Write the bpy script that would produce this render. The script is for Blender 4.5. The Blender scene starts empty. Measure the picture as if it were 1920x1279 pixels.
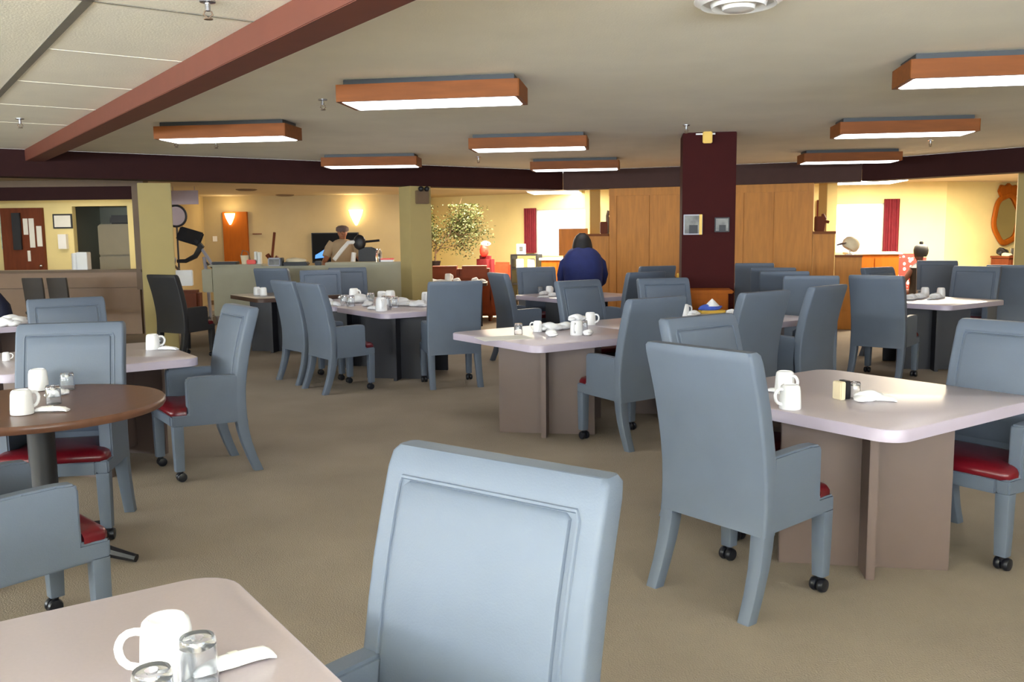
import bpy, bmesh, math, random
from mathutils import Vector, Matrix
random.seed(7)
sc = bpy.context.scene
COL = sc.collection
PI = math.pi

# ------------------------------------------------------------------ camera
EYE = 1.53; PITCH = 0.1187; ROLL = -0.0113
cp, sp = math.cos(PITCH), math.sin(PITCH)
fw = Vector((0, cp, -sp)); u0 = Vector((0, sp, cp)); r0 = Vector((1, 0, 0))
Rv = math.cos(ROLL) * r0 + math.sin(ROLL) * u0
Uv = -math.sin(ROLL) * r0 + math.cos(ROLL) * u0
cd = bpy.data.cameras.new('camera'); cam = bpy.data.objects.new('camera', cd); COL.objects.link(cam)
cd.sensor_width = 36.0; cd.lens = 36.0 * 1680 / 1920; cd.clip_start = 0.05; cd.clip_end = 200
mw = Matrix((Rv, Uv, -fw)).transposed().to_4x4(); mw.translation = Vector((0, 0, EYE))
cam.matrix_world = mw
sc.camera = cam

# ------------------------------------------------------------------ world, colour, big lights
sc.view_settings.view_transform = 'Standard'; sc.view_settings.look = 'None'
sc.view_settings.gamma = 1.0; sc.view_settings.use_curve_mapping = False
sc.view_settings.exposure = 1.06
sc.cycles.use_denoising = True
sc.cycles.max_bounces = 8
w = bpy.data.worlds.new('sky'); sc.world = w; w.use_nodes = True
bg = w.node_tree.nodes['Background']; bg.inputs[0].default_value = (0.9, 0.95, 1.0, 1); bg.inputs[1].default_value = 2.5

def area(name, loc, direction, sx, sy, power, color):
    l = bpy.data.lights.new(name, 'AREA'); l.shape = 'RECTANGLE'; l.size = sx; l.size_y = sy
    l.energy = power; l.color = color
    o = bpy.data.objects.new(name, l); COL.objects.link(o); o.location = loc
    o.rotation_euler = Vector(direction).to_track_quat('-Z', 'Y').to_euler()
    return o
DAY = (0.76, 0.87, 1.0)
for x in (-8.7, -4.4, -0.2, 4.0):
    area('window_daylight', (x, -3.75, 1.7), (0.05, 1, 4.0), 3.7, 1.35, 640, DAY)
area('side_fill', (-12.75, 2.6, 1.7), (1, 0.1, 0.45), 9.0, 1.35, 620, DAY)  # unseen fill added at the windowless left wall to even out the daylight
WARM = (1.0, 0.88, 0.68)
area('lounge_fill', (-0.2, 17.6, 2.38), (0, 0, -1), 2.4, 1.6, 235, WARM)  # added fill without a fixture, brightens the lounge walls
area('lounge_fill', (7.6, 15.2, 2.38), (0, 0, -1), 2.4, 1.6, 290, WARM)  # second added fill, no fixture of its own, for the parlour side
area('gym_fill', (-4.8, 17.6, 2.38), (0, 0, -1), 3.2, 1.2, 26, WARM)  # area light with no fixture, brightens the gym
area('kitchen_fill', (-8.3, 15.9, 2.38), (0, 0, -1), 2.0, 0.8, 14, WARM)  # fill added to lift the counter, separate from the modelled ceiling lamp

# ------------------------------------------------------------------ materials
def lin(c):
    f = lambda v: (v / 255 / 12.92) if v / 255 <= 0.04045 else ((v / 255 + 0.055) / 1.055) ** 2.4
    return (f(c[0]), f(c[1]), f(c[2]), 1)
def mat(name, rgb, rough=0.6, noise=0.0, scale=8.0, bump=0.0, bscale=60.0, metal=0.0, spec=0.5, stretch=None, emit=None, estr=0.0):
    m = bpy.data.materials.new(name); m.use_nodes = True
    nt = m.node_tree; b = nt.nodes['Principled BSDF']
    c = lin(rgb); b.inputs['Base Color'].default_value = c
    b.inputs['Roughness'].default_value = rough; b.inputs['Metallic'].default_value = metal
    b.inputs['Specular IOR Level'].default_value = spec
    tc = nt.nodes.new('ShaderNodeTexCoord')
    mp = nt.nodes.new('ShaderNodeMapping'); nt.links.new(tc.outputs['Object'], mp.inputs[0])
    if stretch: mp.inputs['Scale'].default_value = stretch
    if noise > 0:
        n = nt.nodes.new('ShaderNodeTexNoise'); n.inputs['Scale'].default_value = scale; n.inputs['Detail'].default_value = 5
        nt.links.new(mp.outputs[0], n.inputs['Vector'])
        r = nt.nodes.new('ShaderNodeValToRGB')
        r.color_ramp.elements[0].position = 0.3; r.color_ramp.elements[1].position = 0.7
        r.color_ramp.elements[0].color = tuple(v * (1 - noise) for v in c[:3]) + (1,)
        r.color_ramp.elements[1].color = tuple(min(1, v * (1 + noise)) for v in c[:3]) + (1,)
        nt.links.new(n.outputs['Fac'], r.inputs[0]); nt.links.new(r.outputs[0], b.inputs['Base Color'])
    if bump > 0:
        n2 = nt.nodes.new('ShaderNodeTexNoise'); n2.inputs['Scale'].default_value = bscale; n2.inputs['Detail'].default_value = 4
        nt.links.new(mp.outputs[0], n2.inputs['Vector'])
        bp = nt.nodes.new('ShaderNodeBump'); bp.inputs['Strength'].default_value = bump; bp.inputs['Distance'].default_value = 0.01
        nt.links.new(n2.outputs['Fac'], bp.inputs['Height']); nt.links.new(bp.outputs[0], b.inputs['Normal'])
    if emit:
        b.inputs['Emission Color'].default_value = lin(emit); b.inputs['Emission Strength'].default_value = estr
    return m
MT = {}
MT['carpet'] = mat('carpet', (151, 139, 124), 0.95, 0.10, 1.3, 0.6, 140, spec=0.1)
MT['ceiling'] = mat('ceiling_paint', (250, 245, 228), 0.9, 0.03, 2, 0.15, 90, spec=0.2)
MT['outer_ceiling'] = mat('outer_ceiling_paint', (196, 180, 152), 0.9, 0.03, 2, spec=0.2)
MT['joint'] = mat('ceiling_joint', (120, 114, 100), 0.8, 0.05, 9)
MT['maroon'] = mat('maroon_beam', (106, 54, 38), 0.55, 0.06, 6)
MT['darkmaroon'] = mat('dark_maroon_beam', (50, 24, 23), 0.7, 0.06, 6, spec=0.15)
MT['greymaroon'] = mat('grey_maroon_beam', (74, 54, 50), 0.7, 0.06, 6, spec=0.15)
MT['colmaroon'] = mat('maroon_column', (56, 10, 9), 0.7, 0.06, 6, spec=0.15)
MT['yellow'] = mat('yellow_wall', (226, 208, 148), 0.85, 0.03, 3, spec=0.2)
MT['yelcol'] = mat('yellow_column', (172, 154, 104), 0.85, 0.03, 3, spec=0.2)
MT['tan'] = mat('tan_wall', (182, 164, 126), 0.85, 0.03, 3, spec=0.2)
MT['greywall'] = mat('grey_wall', (160, 162, 146), 0.9, 0.03, 3)
MT['counter'] = mat('taupe_laminate', (142, 114, 90), 0.55, 0.05, 5)
MT['post'] = mat('brown_post', (110, 88, 66), 0.6, 0.06, 5)
MT['halfwall'] = mat('half_wall_laminate', (160, 155, 132), 0.6, 0.04, 4)
MT['oak'] = mat('oak', (190, 126, 50), 0.6, 0.14, 5, stretch=(4, 4, 0.5))
MT['oak2'] = mat('oak_frame', (124, 70, 30), 0.55, 0.12, 6, spec=0.2, stretch=(0.6, 5, 5))
MT['redwood'] = mat('reddish_wood', (106, 52, 28), 0.55, 0.12, 6, spec=0.2, stretch=(3, 3, 0.5))
MT['orange'] = mat('orange_wood', (158, 84, 18), 0.6, 0.1, 5, spec=0.15, stretch=(4, 4, 0.5))
MT['black'] = mat('black', (22, 22, 26), 0.5, 0.05, 6)
MT['housing'] = mat('lamp_housing', (48, 52, 54), 0.5, 0.05, 6)
MT['diffuser'] = mat('diffuser', (245, 245, 245), 0.5, 0, emit=(250, 250, 255), estr=3.4)
MT['bluevinyl'] = mat('slate_blue_vinyl', (94, 104, 118), 0.5, 0.05, 4, 0.06, 220, spec=0.4)
MT['redseat'] = mat('red_vinyl', (96, 12, 24), 0.3, 0.06, 5, 0.05, 60)
MT['caster'] = mat('caster_rubber', (20, 22, 30), 0.35, 0.05, 5)
MT['steel'] = mat('steel', (190, 190, 195), 0.25, 0.03, 5, metal=1.0)
MT['tabletop'] = mat('mauve_laminate', (192, 180, 184), 0.3, 0.025, 120)
MT['tableedge'] = mat('mauve_edge', (180, 170, 186), 0.35, 0.03, 9)
MT['tablebase'] = mat('taupe_base', (102, 86, 80), 0.5, 0.04, 5)
MT['charcoal'] = mat('charcoal_vinyl', (36, 36, 38), 0.55, 0.05, 4)
MT['darkbrown'] = mat('dark_brown_vinyl', (50, 42, 36), 0.5, 0.05, 4)
MT['greytop'] = mat('grey_laminate', (128, 120, 110), 0.3, 0.04, 20)
MT['brownedge'] = mat('brown_edge', (70, 48, 38), 0.5, 0.04, 9)
MT['darkbase'] = mat('black_base', (32, 32, 40), 0.5, 0.05, 5)
MT['browntop'] = mat('brown_laminate', (104, 70, 52), 0.34, 0.1, 8, stretch=(6, 1, 1))
MT['white'] = mat('white_china', (242, 242, 242), 0.25, 0.01, 6)
MT['napkin'] = mat('white_paper', (245, 245, 245), 0.9, 0.02, 20)
MT['paper'] = mat('paper_sheet', (226, 224, 214), 0.9, 0.02, 12)
MT['blue'] = mat('blue_cloth', (70, 96, 190), 0.8, 0.08, 20)
MT['navy'] = mat('navy_coat', (24, 36, 92), 0.8, 0.12, 9, 0.3, 40)
MT['navydark'] = mat('dark_navy', (18, 22, 48), 0.85, 0.1, 9)
MT['hair'] = mat('black_hair', (20, 18, 18), 0.6, 0.15, 30)
MT['skin'] = mat('skin', (150, 96, 66), 0.6, 0.04, 10)
MT['darkskin'] = mat('dark_skin', (96, 58, 46), 0.6, 0.04, 10)
MT['beige'] = mat('beige_shirt', (168, 144, 112), 0.9, 0.05, 10)
MT['greycap'] = mat('grey_cap', (100, 82, 76), 0.9, 0.08, 20)
MT['leather'] = mat('brown_leather', (140, 60, 12), 0.5, 0.12, 6, spec=0.25)
MT['redfab'] = mat('dark_red_fabric', (132, 30, 36), 0.85, 0.1, 12)
MT['curtain'] = mat('maroon_curtain', (116, 24, 36), 0.85, 0.12, 12)
MT['orangefab'] = mat('orange_fabric', (196, 96, 58), 0.85, 0.1, 12)
MT['leaf'] = mat('leaf', (66, 72, 28), 0.6, 0.35, 7)
MT['bark'] = mat('bark', (104, 80, 56), 0.8, 0.2, 14)
MT['teal'] = mat('teal_cloth', (24, 110, 118), 0.85, 0.1, 10)
MT['cream'] = mat('cream', (226, 210, 176), 0.85, 0.06, 10)
MT['lavender'] = mat('lavender_panel', (172, 156, 160), 0.8, 0.03, 6)
MT['silver'] = mat('silver_paint', (150, 148, 156), 0.35, 0.05, 6)
MT['red'] = mat('red_plastic', (222, 66, 50), 0.4, 0.05, 6)
MT['gold'] = mat('yellow_brass', (220, 178, 60), 0.4, 0.05, 8)
MT['sconce'] = mat('sconce_glass', (255, 236, 190), 0.4, 0, emit=(255, 226, 165), estr=6.0)
MT['panel_light'] = mat('ceiling_panel_light', (255, 255, 250), 0.5, 0, emit=(255, 250, 235), estr=5.0)
MT['screen'] = mat('tv_screen', (6, 7, 10), 0.5, 0.02, 5, spec=0.1)
MT['bluescreen'] = mat('tv_picture', (30, 60, 120), 0.3, 0, emit=(70, 130, 220), estr=0.9)
MT['mirror'] = mat('mirror_glass', (200, 195, 175), 0.05, 0, metal=1.0)
MT['pale'] = mat('pale_green', (176, 200, 180), 0.8, 0.3, 14)
MT['floral'] = mat('red_floral', (176, 44, 36), 0.85, 0.1, 10)
MT['fridge'] = mat('beige_enamel', (132, 122, 98), 0.45, 0.03, 5)
MT['whitepl'] = mat('white_plastic', (232, 230, 226), 0.4, 0.02, 6)
MT['photo'] = mat('photo_print', (96, 94, 88), 0.4, 0.7, 9)
def floral():
    m = MT['floral']; nt = m.node_tree; b = nt.nodes['Principled BSDF']
    v = nt.nodes.new('ShaderNodeTexVoronoi'); v.inputs['Scale'].default_value = 7
    r = nt.nodes.new('ShaderNodeValToRGB'); r.color_ramp.interpolation = 'CONSTANT'
    r.color_ramp.elements[0].color = lin((240, 226, 214)); r.color_ramp.elements[1].color = lin((176, 44, 36)); r.color_ramp.elements[1].position = 0.3
    nt.links.new(v.outputs['Distance'], r.inputs[0]); nt.links.new(r.outputs[0], b.inputs['Base Color'])
floral()
def glassmat():
    m = bpy.data.materials.new('clear_glass'); m.use_nodes = True; b = m.node_tree.nodes['Principled BSDF']
    b.inputs['Base Color'].default_value = (0.95, 0.97, 1, 1); b.inputs['Roughness'].default_value = 0.02
    b.inputs['Transmission Weight'].default_value = 0.95; b.inputs['IOR'].default_value = 1.45
    return m
MT['glass'] = glassmat()
def panemat():
    m = bpy.data.materials.new('window_pane'); m.use_nodes = True; nt = m.node_tree; nt.nodes.clear()
    o = nt.nodes.new('ShaderNodeOutputMaterial'); mx = nt.nodes.new('ShaderNodeMixShader'); mx.inputs[0].default_value = 0.06
    t = nt.nodes.new('ShaderNodeBsdfTransparent'); g = nt.nodes.new('ShaderNodeBsdfGlossy'); g.inputs['Roughness'].default_value = 0.05
    nt.links.new(t.outputs[0], mx.inputs[1]); nt.links.new(g.outputs[0], mx.inputs[2]); nt.links.new(mx.outputs[0], o.inputs[0])
    return m
MT['pane'] = panemat()

# ------------------------------------------------------------------ mesh helpers
def V(*a): return Vector(a)
def box(bm, x0, x1, y0, y1, z0, z1, bev=0.0):
    b2 = bmesh.new() if bev > 0 else bm
    vs = [b2.verts.new((x, y, z)) for z in (z0, z1) for y in (y0, y1) for x in (x0, x1)]
    for f in ((0, 2, 3, 1), (4, 5, 7, 6), (0, 1, 5, 4), (2, 6, 7, 3), (0, 4, 6, 2), (1, 3, 7, 5)): b2.faces.new([vs[i] for i in f])
    if bev > 0:
        bmesh.ops.bevel(b2, geom=b2.edges[:], offset=bev, segments=2, affect='EDGES', clamp_overlap=True); merge(bm, b2)
def merge(bm, b2):
    me = bpy.data.meshes.new('tmp'); b2.to_mesh(me); b2.free(); bm.from_mesh(me); bpy.data.meshes.remove(me)
def prism(bm, pts, axis, a0, a1, bev=0.0, seg=2):
    """polygon pts (2D) extruded along axis 'x' (pts=y,z), 'y' (x,z) or 'z' (x,y)"""
    b2 = bmesh.new()
    def mk(p, a): return {'x': (a, p[0], p[1]), 'y': (p[0], a, p[1]), 'z': (p[0], p[1], a)}[axis]
    A = [b2.verts.new(mk(p, a0)) for p in pts]; B = [b2.verts.new(mk(p, a1)) for p in pts]
    n = len(pts); b2.faces.new(A[::-1]); b2.faces.new(B)
    for i in range(n): b2.faces.new((A[i], A[(i + 1) % n], B[(i + 1) % n], B[i]))
    bmesh.ops.recalc_face_normals(b2, faces=b2.faces[:])
    if bev > 0: bmesh.ops.bevel(b2, geom=b2.edges[:], offset=bev, segments=seg, affect='EDGES', clamp_overlap=True)
    merge(bm, b2)
def loft(bm, rings, cap=True, closed=False):
    vv = [[bm.verts.new(p) for p in r] for r in rings]; n = len(rings[0])
    for a, b in zip(vv, vv[1:] + ([vv[0]] if closed else [])):
        for i in range(n): bm.faces.new((a[i], a[(i + 1) % n], b[(i + 1) % n], b[i]))
    if cap and not closed:
        bm.faces.new(vv[0][::-1]); bm.faces.new(vv[-1])
def rr(wd, dp, r, n=3, cx=0, cy=0):
    out = []
    for (sx, sy, a) in ((1, 1, 0), (-1, 1, 90), (-1, -1, 180), (1, -1, 270)):
        for k in range(n + 1):
            t = math.radians(a + 90 * k / n)
            out.append((cx + sx * (wd / 2 - r) + r * math.cos(t), cy + sy * (dp / 2 - r) + r * math.sin(t)))
    return out
def ell(a, b, n=16, cx=0, cy=0): return [(cx + a * math.cos(2 * PI * k / n), cy + b * math.sin(2 * PI * k / n)) for k in range(n)]
def lathe(bm, prof, n=20, cx=0, cy=0):
    rings = [[(cx + r * math.cos(2 * PI * k / n), cy + r * math.sin(2 * PI * k / n), z) for k in range(n)] for r, z in prof]
    loft(bm, rings)
def tube(bm, pts, r, n=8, closed=False):
    pts = [Vector(p) for p in pts]; rings = []; m = len(pts); prev = None
    for i, p in enumerate(pts):
        if closed: t = pts[(i + 1) % m] - pts[i - 1]
        else: t = pts[min(i + 1, m - 1)] - pts[max(i - 1, 0)]
        t.normalize()
        ref = prev if prev is not None else (Vector((0, 0, 1)) if abs(t.z) < 0.9 else Vector((1, 0, 0)))
        x = ref - t * ref.dot(t); x.normalize(); y = t.cross(x); prev = x
        rad = r[i] if isinstance(r, (list, tuple)) else r
        rings.append([p + rad * (math.cos(2 * PI * k / n) * x + math.sin(2 * PI * k / n) * y) for k in range(n)])
    loft(bm, rings, closed=closed)
def ball(bm, c, rx, ry, rz, n=12, m=8):
    rings = []
    for i in range(m + 1):
        t = PI * (0.04 + 0.92 * i / m)
        rings.append([(c[0] + rx * math.sin(t) * math.cos(2 * PI * k / n), c[1] + ry * math.sin(t) * math.sin(2 * PI * k / n), c[2] - rz * math.cos(t)) for k in range(n)])
    loft(bm, rings)
def blob(bm, c, rx, ry, rz, amp, seed, sub=3):
    rnd = random.Random(seed); b2 = bmesh.new(); bmesh.ops.create_icosphere(b2, subdivisions=sub, radius=1)
    ax = [Vector((rnd.uniform(-1, 1), rnd.uniform(-1, 1), rnd.uniform(-1, 1))) * rnd.uniform(2, 6) for _ in range(6)]
    for v in b2.verts:
        d = v.co.normalized(); k = 1 + amp * sum(math.sin(a.dot(d) + i) for i, a in enumerate(ax)) / 3
        v.co = Vector((c[0] + d.x * rx * k, c[1] + d.y * ry * k, c[2] + max(d.z, -0.9) * rz * k))
    merge(bm, b2)
def O(name, bm, m, parent=None, smooth=True, loc=None, ang=40):
    bmesh.ops.recalc_face_normals(bm, faces=bm.faces[:])
    me = bpy.data.meshes.new(name); bm.to_mesh(me); bm.free()
    if smooth:
        for p in me.polygons: p.use_smooth = True
        if hasattr(me, 'set_sharp_from_angle'): me.set_sharp_from_angle(angle=math.radians(ang))
    o = bpy.data.objects.new(name, me); COL.objects.link(o)
    me.materials.append(MT[m] if isinstance(m, str) else m)
    if parent: o.parent = parent
    if loc: o.location = loc
    return o
def tag(o, label, cat, group=None):
    o['label'] = label; o['category'] = cat
    if group: o['group'] = group
    return o
def thing(name, label, cat, loc=(0, 0, 0), rotz=0.0, group=None):
    o = bpy.data.objects.new(name, None); COL.objects.link(o); o.empty_display_size = 0.1
    o.location = loc; o.rotation_euler = (0, 0, rotz)
    return tag(o, label, cat, group)
def struct(name, bm, m, parent=None, smooth=False):
    o = O(name, bm, m, parent, smooth)
    if not parent: o['kind'] = 'structure'
    return o
def kids(o): return [c for c in ALLKIDS.get(o.name, [])] if False else list(o.children)
def dup(root, loc, rotz, label, group=None, cat=None, scale=None):
    r = root.copy(); COL.objects.link(r); r.location = loc; r.rotation_euler = (0, 0, rotz); r['label'] = label
    if group: r['group'] = group
    if cat: r['category'] = cat
    if scale: r.scale = (scale, scale, scale)
    for ch in list(root.children):
        c = ch.copy(); COL.objects.link(c); c.parent = r
        for g in list(ch.children):
            d = g.copy(); COL.objects.link(d); d.parent = c
    return r
used = set()
def place(proto, loc, rotz, label, group=None, scale=None):
    if proto.name not in used:
        used.add(proto.name); proto.location = loc; proto.rotation_euler = (0, 0, rotz); proto['label'] = label
        if group: proto['group'] = group
        if scale: proto.scale = (scale, scale, scale)
        return proto
    return dup(proto, loc, rotz, label, group, scale=scale)
def rad(d): return math.radians(d)

# ------------------------------------------------------------------ room shell
ca, sa = math.cos(rad(35)), math.sin(rad(35))
AX = Vector((ca, sa, 0)); BX = Vector((-sa, ca, 0))
ZC, ZO, ZB = 2.58, 2.45, 2.265
K1 = (0.89, 15.3); K2 = (5.3, 13.7); K0 = (K1[0] - 12.5 * ca, K1[1] - 12.5 * sa); K3 = (K2[0] + 9 * 0.60, K2[1] - 9 * 0.80)
def poly(bm, pts, z): bm.faces.new([bm.verts.new((x, y, z)) for x, y in pts])
def slab(bm, pts, z0, z1): prism(bm, pts, 'z', z0, z1)
bm = bmesh.new(); box(bm, -13, 15, -3.6, 26, -0.12, 0); struct('floor', bm, 'carpet')
bm = bmesh.new(); slab(bm, [(-13, -3.6), (15, -3.6), (15, K3[1]), K3, K2, K1, K0, (-13, K0[1])], ZC, ZC + 0.1); struct('ceiling', bm, 'ceiling')
bm = bmesh.new()
slab(bm, [(-13, K0[1] + 0.15), (K0[0], K0[1] + 0.15), (K1[0], K1[1] + 0.15), (K2[0], K2[1] + 0.15), (K3[0] + 0.1, K3[1] + 0.15), (15, K3[1] + 0.15), (15, 26), (-13, 26)], ZO, ZO + 0.1); o = struct('ceiling_lounge', bm, 'outer_ceiling')
def wall(name, pts, th, z0, z1, m, inward=1):
    """wall strip along a polyline, thickness to the left of travel"""
    bm = bmesh.new()
    for (x0, y0), (x1, y1) in zip(pts, pts[1:]):
        d = Vector((x1 - x0, y1 - y0)).normalized(); n = Vector((-d.y, d.x)) * th * inward
        prism(bm, [(x0, y0), (x1, y1), (x1 + n.x, y1 + n.y), (x0 + n.x, y0 + n.y)], 'z', z0, z1)
    return struct(name, bm, m)
def beam(name, p, q, th, z0, z1, m, off=0.0):
    d = Vector((q[0] - p[0], q[1] - p[1])).normalized(); n = Vector((-d.y, d.x))
    bm = bmesh.new(); a = off; b = off + th
    prism(bm, [(p[0] + n.x * a, p[1] + n.y * a), (q[0] + n.x * a, q[1] + n.y * a), (q[0] + n.x * b, q[1] + n.y * b), (p[0] + n.x * b, p[1] + n.y * b)], 'z', z0, z1, 0.004)
    return struct(name, bm, m)
beam('trim_1', K0, K1, 0.34, ZB, ZC, 'darkmaroon')
beam('trim_2', K1, K2, 0.34, ZB, ZC, 'greymaroon')
beam('trim_3', K2, K3, 0.34, ZB, ZC, 'darkmaroon')
# diagonal beam over the left of the camera
bd = Vector((math.sin(rad(35.8)), -math.cos(rad(35.8)))); bq = Vector((-0.95, 4.13))
bs = bq - bd * 8.9; be = bq + bd * 6.9
beam('trim_4', (bs.x, bs.y), (be.x, be.y), 0.20, 2.446, ZC, 'maroon')
# ceiling joints on the left bay
jx = Vector((-1.86, 4.12)); n_j = 0
def strip(p, q, wd, m, z=ZC - 0.004):
    global n_j
    n_j += 1
    d = (Vector(q) - Vector(p)).normalized(); n = Vector((-d.y, d.x)) * wd / 2
    bm = bmesh.new(); p = Vector(p); q = Vector(q)
    prism(bm, [tuple(p - n), tuple(q - n), tuple(q + n), tuple(p + n)], 'z', z, ZC + 0.002)
    return struct('trim_%d' % (10 + n_j), bm, m)
strip(jx - bd * 6.0, jx + bd * 6.5, 0.045, 'joint')
nd = Vector((ca, sa))
strip(jx, jx + nd * 0.98, 0.012, 'joint'); strip(jx - nd * 1.3, jx - nd * 0.02, 0.012, 'joint')
for k in (1, 2, 3, 4):
    strip(jx - bd * 1.22 * k, jx - bd * 1.22 * k + nd * 0.98, 0.006, 'ceiling', ZC - 0.002)

# outer walls
wall('wall_left', [(-12.9, 26), (-12.9, -3.5)], 0.12, 0, ZC, 'yellow', -1)
wall('wall_right', [(14.9, -3.5), (14.9, 26)], 0.12, 0, ZC, 'yellow', -1)
# front wall behind the camera: piers, sill and header around three big windows
bm = bmesh.new()
for x0, x1 in ((-13, -10.7), (-6.8, -6.4), (-2.5, -2.2), (1.7, 2.1), (6.0, 15)): box(bm, x0, x1, -3.45, -3.3, 0, ZC)
for x0, x1 in ((-10.7, -6.8), (-6.4, -2.5), (-2.2, 1.7), (2.1, 6.0)): box(bm, x0, x1, -3.45, -3.3, 0, 1.0); box(bm, x0, x1, -3.45, -3.3, 2.42, ZC)
struct('wall_front', bm, 'yellow')
# gym back wall (with kitchen jog) and lounge walls with window openings
wall('wall_back', [(-6.95, 20.5), (-2.2, 20.5)], 0.12, 0, ZO, 'tan')
wall('wall_side', [(-6.95, 17.6), (-6.95, 20.5)], 0.12, 0, ZO, 'tan', 1)
W1a, W1b = Vector((-0.4, 21.3)), Vector((3.4, 18.2))
W2a, W2b = Vector((3.4, 18.2)), Vector((8.45, 17.55))
def window_wall(name, A, B, openings, m, nwin):
    """wall from A to B with (s0,s1,z0,z1) openings, built from pieces"""
    L = (B - A).length; d = (B - A) / L; n = Vector((-d.y, d.x)) * 0.14
    bm = bmesh.new()
    def piece(s0, s1, z0, z1):
        p, q = A + d * s0, A + d * s1
        prism(bm, [tuple(p), tuple(q), tuple(q + n), tuple(p + n)], 'z', z0, z1)
    s = 0
    for (s0, s1, z0, z1) in openings:
        piece(s, s0, 0, ZO); piece(s0, s1, 0, z0); piece(s0, s1, z1, ZO); s = s1
    piece(s, L, 0, ZO)
    struct(name, bm, m)
    for k, (s0, s1, z0, z1) in enumerate(openings):
        fr = bmesh.new(); p, q = A + d * s0, A + d * s1; t = 0.035
        def pc(b, a0, a1, zz0, zz1, o0, o1):
            P, Q = A + d * a0, A + d * a1; m0 = n.normalized() * o0; m1 = n.normalized() * o1
            prism(b, [tuple(P + m0), tuple(Q + m0), tuple(Q + m1), tuple(P + m1)], 'z', zz0, zz1)
        pc(fr, s0, s0 + t, z0, z1, 0.03, 0.1); pc(fr, s1 - t, s1, z0, z1, 0.03, 0.1)
        pc(fr, s0, s1, z0, z0 + t, 0.03, 0.1); pc(fr, s0, s1, z1 - t, z1, 0.03, 0.1)
        wo = struct('window_%d' % (nwin + k), fr, 'whitepl')
        pb = bmesh.new(); pc(pb, s0 + t, s1 - t, z0 + t, z1 - t, 0.062, 0.066); O('pane', pb, 'pane', wo, False)
d1 = (W1b - W1a).normalized()
def hit(A, B, px):
    """distance along wall A-B at which the sight line of slope px/Y crosses it"""
    d = (B - A).normalized(); k = (px - 960) / 1680 * 1.0
    return (k * A.y - A.x) / (d.x - k * d.y)
window_wall('wall_lounge', W1a, W1b, [(hit(W1a, W1b, 1003), hit(W1a, W1b, 1118), 1.04, 2.07)], 'yellow', 1)
window_wall('wall_parlour', W2a, W2b, [(hit(W2a, W2b, 1560), hit(W2a, W2b, 1655), 1.1, 2.05)], 'yellow', 2)
wall('wall_corner', [(-2.2, 20.5), (-2.2, 22.6)], 0.12, 0, ZO, 'yellow', 1)
wall('wall_far', [(-2.2, 22.6), (-0.4, 21.3)], 0.12, 0, ZO, 'yellow')
wall('wall_parlour_right', [(8.45, 17.55), (14.9, 20.2)], 0.12, 0, ZO, 'yellow')

# columns
def column(name, x, y, wd, rot, z1, m, label=None):
    bm = bmesh.new(); box(bm, -wd / 2, wd / 2, -wd / 2, wd / 2, 0, z1, 0.006)
    o = struct(name, bm, m); o.location = (x, y, 0); o.rotation_euler.z = rad(rot); return o
column('column', 2.16, 9.96, 0.56, -8, ZC, 'colmaroon')
column('column', -4.84, 12.35, 0.42, 21, ZB, 'yelcol')
column('column', -1.46, 13.86, 0.36, 35, ZB, 'yelcol')
column('column', 7.45, 12.85, 0.46, -28, ZO, 'yelcol')

# oak partition under the middle beam, with stepped low walls at each end
pd = (Vector(K2) - Vector(K1)).normalized(); pn = Vector((-pd.y, pd.x))
def on_beam(px):
    k = (px - 960) / 1680; A = Vector(K1); return (k * A.y - A.x) / (pd.x - k * pd.y)
def part_piece(bm, s0, s1, z0, z1, o0=0.08, o1=0.22, bev=0.004):
    P = Vector(K1) + pd * s0; Q = Vector(K1) + pd * s1
    prism(bm, [tuple(P + pn * o0), tuple(Q + pn * o0), tuple(Q + pn * o1), tuple(P + pn * o1)], 'z', z0, z1, bev)
bm = bmesh.new(); part_piece(bm, on_beam(1141), on_beam(1522), 0, ZB); wp = struct('wall_partition', bm, 'oak')
bm = bmesh.new()
for px, wpx in ((1146, 9), (1213, 3), (1275, 8), (1384, 8), (1445, 3), (1512, 9)):
    part_piece(bm, on_beam(px) - 0.0, on_beam(px + wpx), 0, ZB - 0.004, 0.062, 0.08, 0.002)
part_piece(bm, on_beam(1141), on_beam(1522), 2.14, ZB - 0.004, 0.06, 0.08, 0.002)
O('moulding', bm, 'oak', wp, False)
bm = bmesh.new(); part_piece(bm, on_beam(1093), on_beam(1140.5), 0, 1.48); o = struct('wall_low_left', bm, 'oak')
bm = bmesh.new(); part_piece(bm, on_beam(1090), on_beam(1140.5), 1.48, 1.52, 0.04, 0.26); O('cap', bm, 'oak2', o, False)
bm = bmesh.new(); part_piece(bm, on_beam(1522.5), on_beam(1564), 0, 1.48); part_piece(bm, on_beam(1530), on_beam(1556), 0.3, 1.38, 0.065, 0.08, 0.002); o = struct('wall_low_right', bm, 'oak')
bm = bmesh.new(); part_piece(bm, on_beam(1522.5), on_beam(1566), 1.48, 1.52, 0.04, 0.26); O('cap', bm, 'oak2', o, False)
bm = bmesh.new(); part_piece(bm, on_beam(1564.5), on_beam(1616), 0, 1.12); part_piece(bm, on_beam(1568), on_beam(1604), 0.3, 1.06, 0.065, 0.08, 0.002); o = struct('wall_step', bm, 'oak')
bm = bmesh.new(); part_piece(bm, on_beam(1564.5), on_beam(1617), 1.12, 1.155, 0.04, 0.26); O('cap', bm, 'oak2', o, False)
# tan posts behind the low walls
def oct_post(x, y, wd, name='column'):
    return column(name, x, y, wd, 20, ZO, 'yelcol')
oct_post(1.56, 17.2, 0.22); oct_post(5.5, 15.7, 0.22)

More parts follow.
